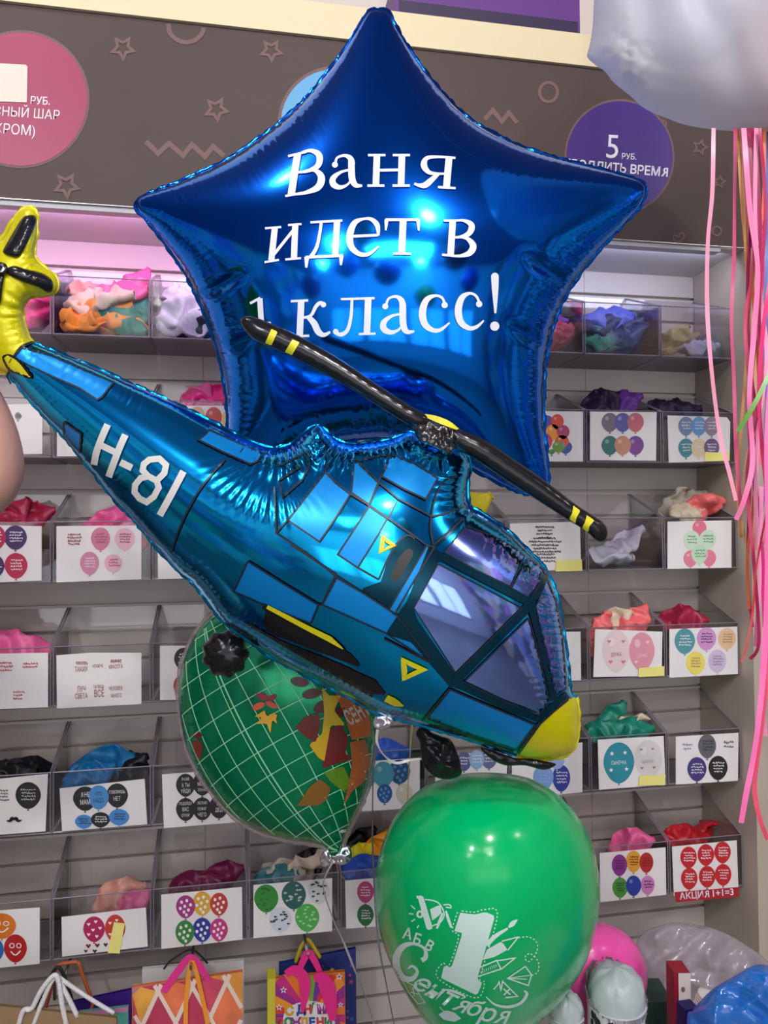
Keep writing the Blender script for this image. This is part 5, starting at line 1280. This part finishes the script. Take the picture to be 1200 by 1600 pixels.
hook(88, 1526, YB-.06, 'the kraft, teal and purple bags'); hook(299, 1500, YB-.02, 'the diamond patterned bag'); hook(480, 1484, YB-.02, 'the birthday bag')
M_ROPE = mat('white_rope', (0.72, 0.71, 0.68), 0.7, bump=0.3, bscale=300)
t, mp = bag('gift_bag', 'purple gift bag behind the kraft bag, with orange handles', (112, 1567), (205, 1547), YB-.02, 0.07, 0.26, paint(58, 30, 118, 0.35))
mb = MB(); tubepx(mb, [(122, 1503), (133, 1535), (144, 1565), (143, 1576)], YB-.021, 0.0028, paint(176, 84, 40)); tubepx(mb, [(84, 1525), (78, 1550), (70, 1578)], YB-.021, 0.003, paint(160, 78, 44)); tubepx(mb, [(84, 1526), (92, 1508), (122, 1503)], YB-.021, 0.0028, paint(176, 84, 40)); mb.build('handle', t, True)
t, mp = bag('gift_bag', 'teal gift bag with a pink top edge between kraft and purple bags', (122, 1583), (200, 1574), YB-.04, 0.015, 0.2, paint(86, 164, 150))
mb = MB(); fill(mb, [(122, 1582), (200, 1573), (199, 1581), (122, 1589)], mp, paint(196, 128, 172), 0.001); mb.build('pink_edge', t)
mb = MB(); tubepx(mb, [(56, 1572), (72, 1540), (88, 1512), (98, 1520), (108, 1548), (118, 1584)], YB-.05, 0.0026, paint(24, 22, 24)); mb.build('handle', t, True)
t, mp = bag('gift_bag', 'brown kraft paper gift bag with white rope handles, bottom left', (-70, 1565), (182, 1591), YB-.12, 0.06, 0.28, mat('kraft_paper', s2l(142, 116, 80), 0.8, vary=0.08, vscale=30))
mb = MB(); tubepx(mb, [(27, 1612), (36, 1580), (50, 1575), (64, 1548), (84, 1524), (92, 1535), (97, 1570), (106, 1612)], YB-.122, 0.0036, M_ROPE); mb.build('handle', t, True)
mb = MB(); tubepx(mb, [(48, 1612), (66, 1566), (86, 1527), (102, 1550), (121, 1588)], lambda q: YB-.118, 0.0034, M_ROPE); tubepx(mb, [(88, 1524), (110, 1540), (140, 1560), (178, 1583)], lambda q: YB-.115, 0.0030, M_ROPE); mb.build('handle', t, True)
t, mp = bag('gift_bag', 'white gift bag standing up behind the diamond patterned bag', (222, 1514), (381, 1500), YB+.035, 0.03, 0.2, paint(214, 214, 210))
mb = MB(); tubepx(mb, [(256, 1514), (268, 1500), (296, 1484), (310, 1490), (324, 1505)], YB+.033, 0.0015, paint(30, 28, 30)); mb.build('handle', t, True)
t, mp = bag('gift_bag', 'orange and pink diamond patterned gift bag with pink ribbon handles', (206, 1543), (379, 1518), YB-.02, 0.05, 0.26, paint(222, 132, 88))
mb = MB(); rr = random.Random(5)
e1 = lambda s_, q: (206+173*s_+2*q, 1543-25*s_+q*120)    # bag face coordinates: s along the edge, q down
pal = [(226, 150, 60), (214, 96, 84), (206, 74, 96), (228, 120, 76), (180, 130, 140), (232, 168, 70), (190, 60, 90)]
for i in range(-1, 5):
    for j in range(-1, 6):
        cx = (i+0.5*(j % 2))*0.31+0.08; cy = j*0.44+0.1
        P_ = [(cx, cy-.44), (cx+.155, cy), (cx, cy+.44), (cx-.155, cy)]
        P_ = [(min(max(x, 0.004), .996), max(y, 0.01)) for x, y in P_]
        q = [e1(*p) for p in P_]
        if max(p[0] for p in P_)-min(p[0] for p in P_) < 0.02 or max(p[1] for p in P_)-min(p[1] for p in P_) < 0.03: continue
        c = pal[rr.randrange(7)]
        fill(mb, q, mp, mat('watercolour_%d_%d_%d' % c, s2l(*c), 0.5, vary=0.25, vscale=25), 0.0006)
for i in range(-4, 6):
    for sg in (1, -1):
        p0, p1 = (i*0.31+.08-0.155*sg*0, 0.1), None
        pts = [(i*.31+.08+sg*.155*k/0.44*1.0, .1+k-0.44) for k in np.linspace(0, 3, 60)]
        pts = [p for p in pts if 0.005 < p[0] < 0.995 and p[1] > 0.005]
        if len(pts) > 3: stroke(mb, [e1(*p) for p in pts], 6.5, mp, paint(232, 214, 196), 0.0010, 5, False)
mb.build('printed_diamonds', t)
mb = MB(); strippx(mb, [(255, 1550), (275, 1522), (298, 1496), (316, 1516), (328, 1536)], [10, 12, 11, 12, 5], YB-.024, paint(222, 50, 136, 0.35)); mb.build('handle', t)
mb = MB(); strippx(mb, [(290, 1612), (291, 1560), (297, 1508), (303, 1508), (314, 1550), (327, 1612)], 7, YB-.026, paint(236, 150, 40, 0.35)); mb.build('handle', t)
t, mp = bag('gift_bag', 'dark blue star printed gift bag behind the birthday bag', (436, 1506), (556, 1482), YB+.035, 0.04, 0.24, paint(34, 52, 122))
mb = MB()
for k in range(26): star5(mb, rr.uniform(440, 552), rr.uniform(1508, 1640), rr.uniform(2.5, 5), paint(*rr.choice([(220, 190, 60), (150, 60, 150), (60, 110, 190), (206, 70, 120)])), mp, 0.001, rr.random())
mb.build('printed_stars', t)
mb = MB(); tubepx(mb, [(462, 1504), (470, 1480), (480, 1468), (490, 1480), (500, 1496)], YB+.033, 0.0035, paint(200, 180, 40)); mb.build('handle', t, True)
t, mp = bag('gift_bag', 'rainbow birthday gift bag with pink ribbon bows', (430, 1529), (539, 1518), YB-.02, 0.05, 0.26, paint(214, 120, 40))
mb = MB()
cen = (486, 1585); cols = [(196, 40, 120), (232, 120, 36), (232, 196, 50), (120, 170, 50), (110, 50, 150), (214, 60, 50), (236, 150, 40), (150, 40, 130)]
for k in range(26):
    a0, a1 = 2*math.pi*k/26, 2*math.pi*(k+1)/26
    def edge_(a):
        c_, s_ = math.cos(a), math.sin(a); L = 1e9
        for nx_, ny_, dd in ((1, 0, 52.5), (-1, 0, 55.5), (0, -1, 60.0-(c_*5 if c_ < 0 else -c_*4)), (0, 1, 120)):
            pr = nx_*c_+ny_*s_
            if pr > 1e-6: L = min(L, dd/pr)
        return (cen[0]+c_*L, cen[1]+s_*L)
    fill(mb, [cen, edge_(a0), edge_(a1)], mp, paint(*cols[k % 8]), 0.0006)
fill(mb, ell(484, 1592, 42, 28, 24), mp, paint(226, 222, 214), 0.0009)
for (x, y, r) in ((443, 1547, 6), (476, 1527, 6), (530, 1526, 6), (436, 1574, 6), (524, 1549, 5), (532, 1570, 5), (500, 1540, 4)):
    star5(mb, x, y, r, paint(236, 232, 226), mp, 0.0011); star5(mb, x, y, r*.5, paint(90, 60, 140), mp, 0.0014)
for wd, y, x0, dx, cs in (('С', 1580, 452, 0, 0), ('ДНЁМ', 1578, 470, 11, 1), ('РОЖДЕНИЯ', 1598, 438, 12.5, 2)):
    for i, ch in enumerate(wd):
        text(mb, ch, x0+dx*i, y, 13 if ch != 'С' else 15, mp, paint(*[(214, 160, 40), (40, 80, 160), (206, 60, 60), (60, 130, 80), (150, 60, 140)][(i+cs) % 5]), -4, 0.0014, 0.95, 0.06)
mb.build('printed_front', t)
mb = MB(); mb.prism([aty(np.array(float(u)), np.array(float(v)), YB-.019) for u, v in ((418, 1530), (431, 1529), (431, 1640), (418, 1640))], (0, 0.03, 0), paint(206, 200, 50)); mb.build('side_gusset', t)
M_PR = paint(232, 40, 130, 0.3)
mb = MB(); strippx(mb, [(464, 1528), (472, 1505), (482, 1489), (492, 1502), (502, 1524)], [8, 10, 12, 10, 8], YB-.024, M_PR); mb.build('handle', t)
mb = MB(); strippx(mb, [(446, 1522), (462, 1516), (475, 1530), (476, 1555), (472, 1582)], [10, 16, 18, 14, 4], YB-.027, M_PR); strippx(mb, [(490, 1528), (504, 1530), (514, 1552), (520, 1595)], [10, 22, 24, 10], YB-.028, M_PR); mb.build('ribbon_bow', t)

# ================================================================== BAG OF BALLOONS AND RIBBONS AT THE UPPER RIGHT
M_WB = clear('white_translucent_bag', (0.92, 0.92, 0.94), 0.03, 0.35, diff=0.80, dcol=(0.80, 0.80, 0.84), transl=0.45)
def folds(pts, d, a, h):
    x, y = pts[:, 0], pts[:, 1]
    t_ = (x-930)*0.93-(y)*0.36
    k = 0.05*np.sin(t_/17+2.2*vnoise(x/80, y/80, 2))*np.exp(-np.maximum(t_-40, 0)/120)+0.05*(vnoise(x/60, y/90, 4)-.5)
    e_ = np.exp(-((x-950)**2+(y-120)**2)/45**2)
    k = k+e_*0.5*(0.5-np.abs(vnoise(x/12, y/12, 6)-.5)*2)
    return h*(1+k)
WB = [(931, -60), (928, 0), (926, 40), (921, 72), (917, 88), (928, 100), (945, 112), (960, 130), (985, 150), (1008, 170), (1045, 186), (1075, 196), (1120, 203), (1180, 206), (1260, 204), (1340, 180), (1400, 110), (1420, 0), (1400, -140), (1330, -260), (1230, -330), (1190, -400), (1160, -400), (1120, -330), (1010, -260), (950, -150)]
f = Film(WB, 0.86, k=0.75, step=6.5, back=0.9, g=3, disp=folds)
t = thing('balloon_bag', 'big white translucent plastic bag of balloons at the top right', 'plastic bag', f.base())
f.make('bag_skin', M_WB, t)
top = atd(np.array(1175.), np.array(-398.), .86)
mb = MB(); mb.tube([top, (top[0], top[1], CEIL)], 0.002, M_ROPE, 6); mb.build('cord', t, True)
for (u, v, r, d, cn, c) in ((1225, 100, 78, .85, 'peach', (236, 190, 170)), (1080, 10, 90, .87, 'pale blue', (176, 196, 226)), (1230, -90, 90, .87, 'pale pink', (236, 190, 206))):
    f2 = Film(ell(u, v, r, r*1.1, 18), d, k=1.25, step=9, g=4)
    o = f2.make('latex_balloon', mat('latex_'+cn.replace(' ', '_'), s2l(*c), 0.3), None); tag(o, cn+' balloon showing faintly inside the white bag', 'balloon')
def ribbon(pts, wd, d, c, lab, tw=0.0):
    n_ = len(pts); q = catmull([(p[0], p[1], wd*0.85*(p[2] if len(p) > 2 else 1)) for p in pts], 10)
    mb = MB(); vs = []
    for i, p in enumerate(q):
        a = q[min(i+1, len(q)-1)]-q[max(i-1, 0)]; L = math.hypot(a[0], a[1])+1e-9; nx_, ny_ = -a[1]/L, a[0]/L
        th = tw*i/len(q)+0.5*math.sin(i*0.13+d*50); hw_ = p[2]/2
        c_, s_ = math.cos(th*.9), math.sin(th*.9)
        dz = hw_*s_*d/FPX
        for sg in (1, -1): vs.append(atd(np.array(p[0]+sg*nx_*hw_*max(.55, abs(c_))), np.array(p[1]+sg*ny_*hw_*max(.55, abs(c_))), d+sg*dz))
    fs = [(2*i, 2*i+1, 2*i+3, 2*i+2) for i in range(len(q)-1)]
    mt = mat('ribbon_%d_%d_%d' % c, s2l(*c), 0.28, spec=0.6)
    mb.add(vs, fs, mt); o = mb.build('ribbon', None, True)
    tag(o, lab, 'ribbon', 'curling ribbons under the white bag'); return o
RB = [([(1115, 200), (1113, 300), (1106, 380), (1105, 480), (1112, 580), (1125, 680), (1140, 740), (1150, 782)], 8, .80, (240, 158, 182), 'pale pink ribbon hanging leftmost under the white bag'),
 ([(1149, 200), (1148, 300), (1147, 400), (1143, 500), (1147, 600), (1150, 700), (1157, 790)], 7, .82, (206, 84, 124), 'rose ribbon hanging second from the left under the white bag'),
 ([(1152, 200), (1160, 330), (1168, 430), (1166, 560), (1157, 680), (1152, 760), (1158, 840)], 6, .84, (226, 172, 104), 'pale yellow ribbon hanging behind the pink ribbons'),
 ([(1162, 200), (1172, 330), (1184, 420), (1178, 520), (1171, 620), (1176, 720), (1163, 780), (1150, 812)], 10, .80, (246, 132, 178), 'broad light pink ribbon ending in a loose tip beside the bins'),
 ([(1178, 200), (1186, 330), (1190, 430), (1176, 560), (1170, 640), (1178, 740), (1190, 860), (1196, 980)], 10, .82, (214, 44, 116), 'broad magenta ribbon crossing the orange one'),
 ([(1195, 200), (1192, 330), (1176, 430), (1183, 540), (1187, 680), (1176, 800), (1168, 870), (1170, 952)], 6, .83, (232, 124, 70), 'thin orange ribbon with a curled lower end'),
 ([(1187, 200), (1196, 330), (1186, 480), (1190, 600), (1168, 740), (1178, 880), (1186, 1000), (1172, 1030)], 7, .81, (190, 40, 90), 'dark rose ribbon bending inward at its tip'),
 ([(1206, 560), (1199, 690), (1200, 830), (1196, 1000), (1186, 1120), (1176, 1190), (1166, 1240), (1158, 1286)], 11, .79, (248, 120, 178), 'long pink ribbon whose cut end hangs lowest on the left'),
 ([(1204, 980), (1194, 1100), (1180, 1215), (1181, 1250), (1190, 1288), (1200, 1312)], 9, .80, (236, 84, 110), 'coral ribbon curling outward at the lower right edge'),
 ([(1206, 575), (1184, 622), (1168, 650), (1152, 674)], 9, .78, (110, 172, 74), 'short green ribbon sticking out to the left'),
 ([(1206, 560), (1196, 660), (1198, 740), (1190, 800), (1186, 850)], 6, .83, (150, 90, 180), 'purple ribbon at the right edge'),
 ([(1202, 200), (1198, 330), (1197, 480), (1196, 560), (1201, 640)], 9, .85, (90, 120, 190), 'blue ribbon at the right edge below the bag'),
 ([(1170, 200), (1178, 400), (1165, 500), (1172, 600), (1186, 700), (1200, 760), (1196, 850)], 8, .83, (240, 96, 130), 'coral pink ribbon woven behind the broad pink one'),
 ([(1190, 760), (1188, 900), (1195, 960), (1190, 1060), (1196, 1150)], 8, .82, (246, 150, 190), 'light pink ribbon hanging at the right edge')]
RB += [([(1156, 200), (1166, 300), (1172, 420), (1171, 520), (1176, 600), (1183, 700), (1176, 790), (1182, 860)], 6, .84, (238, 150, 120), 'salmon ribbon twisted between the yellow and pink ones'),
 ([(1172, 200), (1176, 300), (1168, 440), (1171, 560), (1181, 650), (1172, 760), (1168, 900), (1176, 980)], 6, .835, (176, 40, 96), 'narrow wine red ribbon among the pink ones'),
 ([(1182, 200), (1180, 340), (1188, 460), (1198, 560), (1186, 660), (1181, 780), (1187, 900), (1180, 1010)], 8, .815, (250, 160, 196), 'pale rose ribbon crossing the magenta one'),
 ([(1160, 200), (1163, 340), (1170, 470), (1180, 560), (1176, 660), (1163, 740), (1158, 800), (1166, 850)], 6, .845, (230, 190, 140), 'beige ribbon at the back of the bundle'),
 ([(1206, 760), (1190, 840), (1180, 900), (1176, 960), (1165, 1015), (1158, 1034)], 4, .80, (206, 60, 60), 'thin red ribbon end curling left below the bundle'),
 ([(1204, 430), (1192, 520), (1186, 620), (1193, 720), (1203, 800)], 8, .80, (232, 56, 120), 'bright pink ribbon bowing in from the right edge')]
for a in RB: ribbon(*a)
# balloons floating under the ceiling behind the photographer (they show mirrored in the foil)
for (x, y, z, r, cn, c) in ((0.15, -2.35, 2.35, .17, 'purple', (110, 50, 170)), (0.62, -2.6, 2.05, .16, 'lime green', (150, 200, 50)), (-0.45, -2.5, 2.55, .17, 'blue', (40, 90, 190)), (0.95, -2.2, 2.5, .16, 'red', (200, 40, 50)), (-0.05, -2.0, 2.75, .16, 'teal', (20, 130, 130)), (1.35, -2.7, 2.3, .17, 'violet', (90, 40, 150)), (-0.9, -2.2, 2.2, .16, 'pink', (236, 90, 160))):
    t = thing('latex_balloon', cn+' balloon floating behind the photographer, seen only mirrored in the foil balloons', 'balloon', (x, y, z-r*1.25), 'balloons floating behind the photographer')
    mb = MB(); prof = [(r*math.sin(q)*(1-0.12*max(0, math.cos(q+math.pi))), -r*1.18*math.cos(q)) for q in np.linspace(0.03, math.pi-0.03, 18)]
    mt = mat('latex_far_'+cn.replace(' ', '_'), s2l(*c), 0.25)
    mb.lathe(prof, (x, y, z), (0, 0, 1), mt, 24); mb.lathe([(0.004, 0), (0.012, -0.016), (0.008, -0.018)], (x, y, z-r*1.17), (0, 0, 1), mt, 10); mb.build('balloon_skin', t, True)
    mb = MB(); mb.tube([(x, y, z-r*1.2), (x+.01, y, (z-r)/2), (x, y-.01, 0.005)], 0.0015, M_ROPE, 5); mb.build('string', t, True)
# balloon strings
def string(pts, wd, d, c, lab):
    o = ribbon(pts, wd, d, c, lab, 6.0); o['group'] = 'balloon strings'; o['category'] = 'balloon string'; o.name = 'balloon_string'
string([(521, 1345), (508, 1370), (506, 1392), (522, 1440), (536, 1470), (552, 1510), (572, 1560), (588, 1612)], 4, .99, (150, 146, 140), 'silver string curling down from the green grid balloon')
string([(584, 1138), (583, 1200), (582, 1280), (583, 1340), (590, 1460), (604, 1540), (618, 1612)], 4, 1.12, (120, 134, 122), 'greyish green string hanging straight behind the green balloon')
string([(644, 1132), (641, 1170), (637, 1250), (640, 1330), (650, 1450)], 4, .95, (196, 182, 120), 'cream string hanging from the helicopter belly')
string([(590, 1140), (589, 1160), (600, 1180), (618, 1192), (640, 1188), (658, 1186), (672, 1192)], 5, .83, (214, 210, 204), 'white string looping from the filler neck to the black wheel')

# ================================================================== PERSON AT THE LEFT EDGE (only an elbow reaches into the picture)
def skin(name, joints, edges, mt, parent=None, root=0, sub=2):
    me = bpy.data.meshes.new(name); off = np.array(parent.location) if parent else np.zeros(3)
    me.from_pydata([tuple(np.array(j[:3])-off) for j in joints], edges, [])
    o = bpy.data.objects.new(name, me); COL.objects.link(o)
    if parent: o.parent = parent
    sk = o.modifiers.new('Skin', 'SKIN'); sk.use_smooth_shade = True
    if not me.skin_vertices: me.skin_vertices.new()
    for i, j in enumerate(joints):
        r = j[3]; r = r if hasattr(r, '__len__') else (r, r)
        me.skin_vertices[0].data[i].radius = r
        me.skin_vertices[0].data[i].use_root = (i == root)
    ss = o.modifiers.new('Subdivision', 'SUBSURF'); ss.levels = sub; ss.render_levels = sub
    me.materials.append(mt); return o
EL_ = atd(np.array(-9.), np.array(757.), 0.80); HA = atd(np.array(-132.), np.array(440.), 0.80); SH = atd(np.array(-560.), np.array(985.), 0.72)
fx = RT*1.0; fx[2] = 0; fx /= np.linalg.norm(fx); fy = np.cross([0, 0, 1.0], fx)      # person faces along +fx ... towards the balloons
side = fy
PX = SH-fx*0.07+fy*0.175; PX[2] = 0                 # between the feet; right shoulder is SH (nearer the camera)
def bp(a, b, z): return PX+fx*a+side*b+np.array([0, 0, z])
J = []; Eg = []
def add(p, r, fr=None):
    J.append((*p, r)); 
    if fr is not None: Eg.append((fr, len(J)-1))
    return len(J)-1
pel = add(bp(-.01, 0, .92), (.12, .15)); sp1 = add(bp(0, 0, 1.08), (.105, .135), pel); ch = add(bp(.01, 0, 1.26), (.115, .155), sp1); nb = add(bp(0, 0, 1.40), (.07, .09), ch); nk = add(bp(.015, 0, 1.48), .052, nb)
h1 = add(bp(.03, 0, 1.56), (.078, .07), nk); h2 = add(bp(.03, 0, 1.64), (.092, .078), h1); h3 = add(bp(.02, 0, 1.72), (.07, .062), h2); ns = add(bp(.125, 0, 1.605), .014, h2)
for s_ in (1, -1):
    hi = add(bp(0, s_*.095, .86), .088, pel); kn = add(bp(.02, s_*.10, .48), .056, hi); an = add(bp(-.01, s_*.10, .09), .040, kn); ft = add(bp(.09, s_*.11, .04), (.038, .03), an); add(bp(.17, s_*.115, .03), (.030, .02), ft)
def hand(wr, elb, idx, palm_n, curl):
    dr = wr-elb; dr /= np.linalg.norm(dr); ac = np.cross(dr, palm_n); ac /= np.linalg.norm(ac); pn = np.cross(ac, dr)
    pc = add(wr+dr*.045, (.026, .016), idx)
    for k, (o_, L) in enumerate(((-.028, .066), (-.009, .076), (.010, .071), (.028, .056))):
        b0 = add(wr+dr*.078+ac*o_, .0095, pc); b1 = add(wr+dr*(.078+L*.5)+ac*o_*1.1+pn*curl*.012, .0088, b0); add(wr+dr*(.078+L*(1-.3*curl))+ac*o_*1.1+pn*curl*.045, .0075, b1)
    t0 = add(wr+dr*.028-ac*.034, .011, pc); add(wr+dr*.062-ac*.052+pn*.02, .009, t0)
rs = add(SH, .058, nb); u1 = add(SH+(EL_-SH)*.5, .048, rs); el = add(EL_, (.045, .045), u1); f1 = add(EL_+(HA-EL_)*.22, (.047, .047), el); f2 = add(EL_+(HA-EL_)*.6, (.036, .036), f1); wr = add(HA, (.026, .022), f2)
hand(HA, EL_, wr, FW, 0.9)
LS = bp(0, .19, 1.40); ls = add(LS, .058, nb); LE = bp(-.06, .24, 1.12); le = add(LE, .040, ls); LW = bp(-.03, .24, .86); lw_ = add(LW, .026, le); hand(LW, LE, lw_, -side, 0.5)
M_SKIN = mat('skin', s2l(206, 156, 138), 0.5, sub=0.08, bump=0.04, bscale=90, vary=0.08, vscale=14)
body = skin('person', J, Eg, M_SKIN, None, pel)
me = body.data
org = Vector(tuple(PX)); 
for v_ in me.vertices: v_.co -= org
body.location = org
tag(body, 'person at the left edge with a raised bare forearm, elbow pointing right', 'person')
TS = [(*bp(-.01, 0, .90), (.135, .165)), (*bp(0, 0, 1.08), (.12, .15)), (*bp(.01, 0, 1.26), (.13, .17)), (*bp(0, 0, 1.40), (.082, .10)), (*SH, .07), (*(SH+(EL_-SH)*.35), .066), (*LS, .07), (*(LS+(LE-LS)*.45), .062)]
skin('shirt', TS, [(0, 1), (1, 2), (2, 3), (3, 4), (4, 5), (3, 6), (6, 7)], mat('grey_shirt', (0.12, 0.12, 0.14), 0.8), body, 0)
TR = [(*bp(-.01, 0, .93), (.13, .16))]
for s_ in (1, -1): TR += [(*bp(0, s_*.095, .84), .10), (*bp(.02, s_*.10, .48), .072), (*bp(-.01, s_*.10, .10), .06)]
skin('trousers', TR, [(0, 1), (1, 2), (2, 3), (0, 4), (4, 5), (5, 6)], mat('dark_denim', (0.03, 0.04, 0.08), 0.8), body, 0)
skin('hair', [(*bp(-.02, 0, 1.60), (.085, .078)), (*bp(.0, 0, 1.70), (.092, .086)), (*bp(.03, 0, 1.745), (.06, .066))], [(0, 1), (1, 2)], mat('brown_hair', (0.05, 0.03, 0.02), 0.6), body, 0)
#--END ALL--
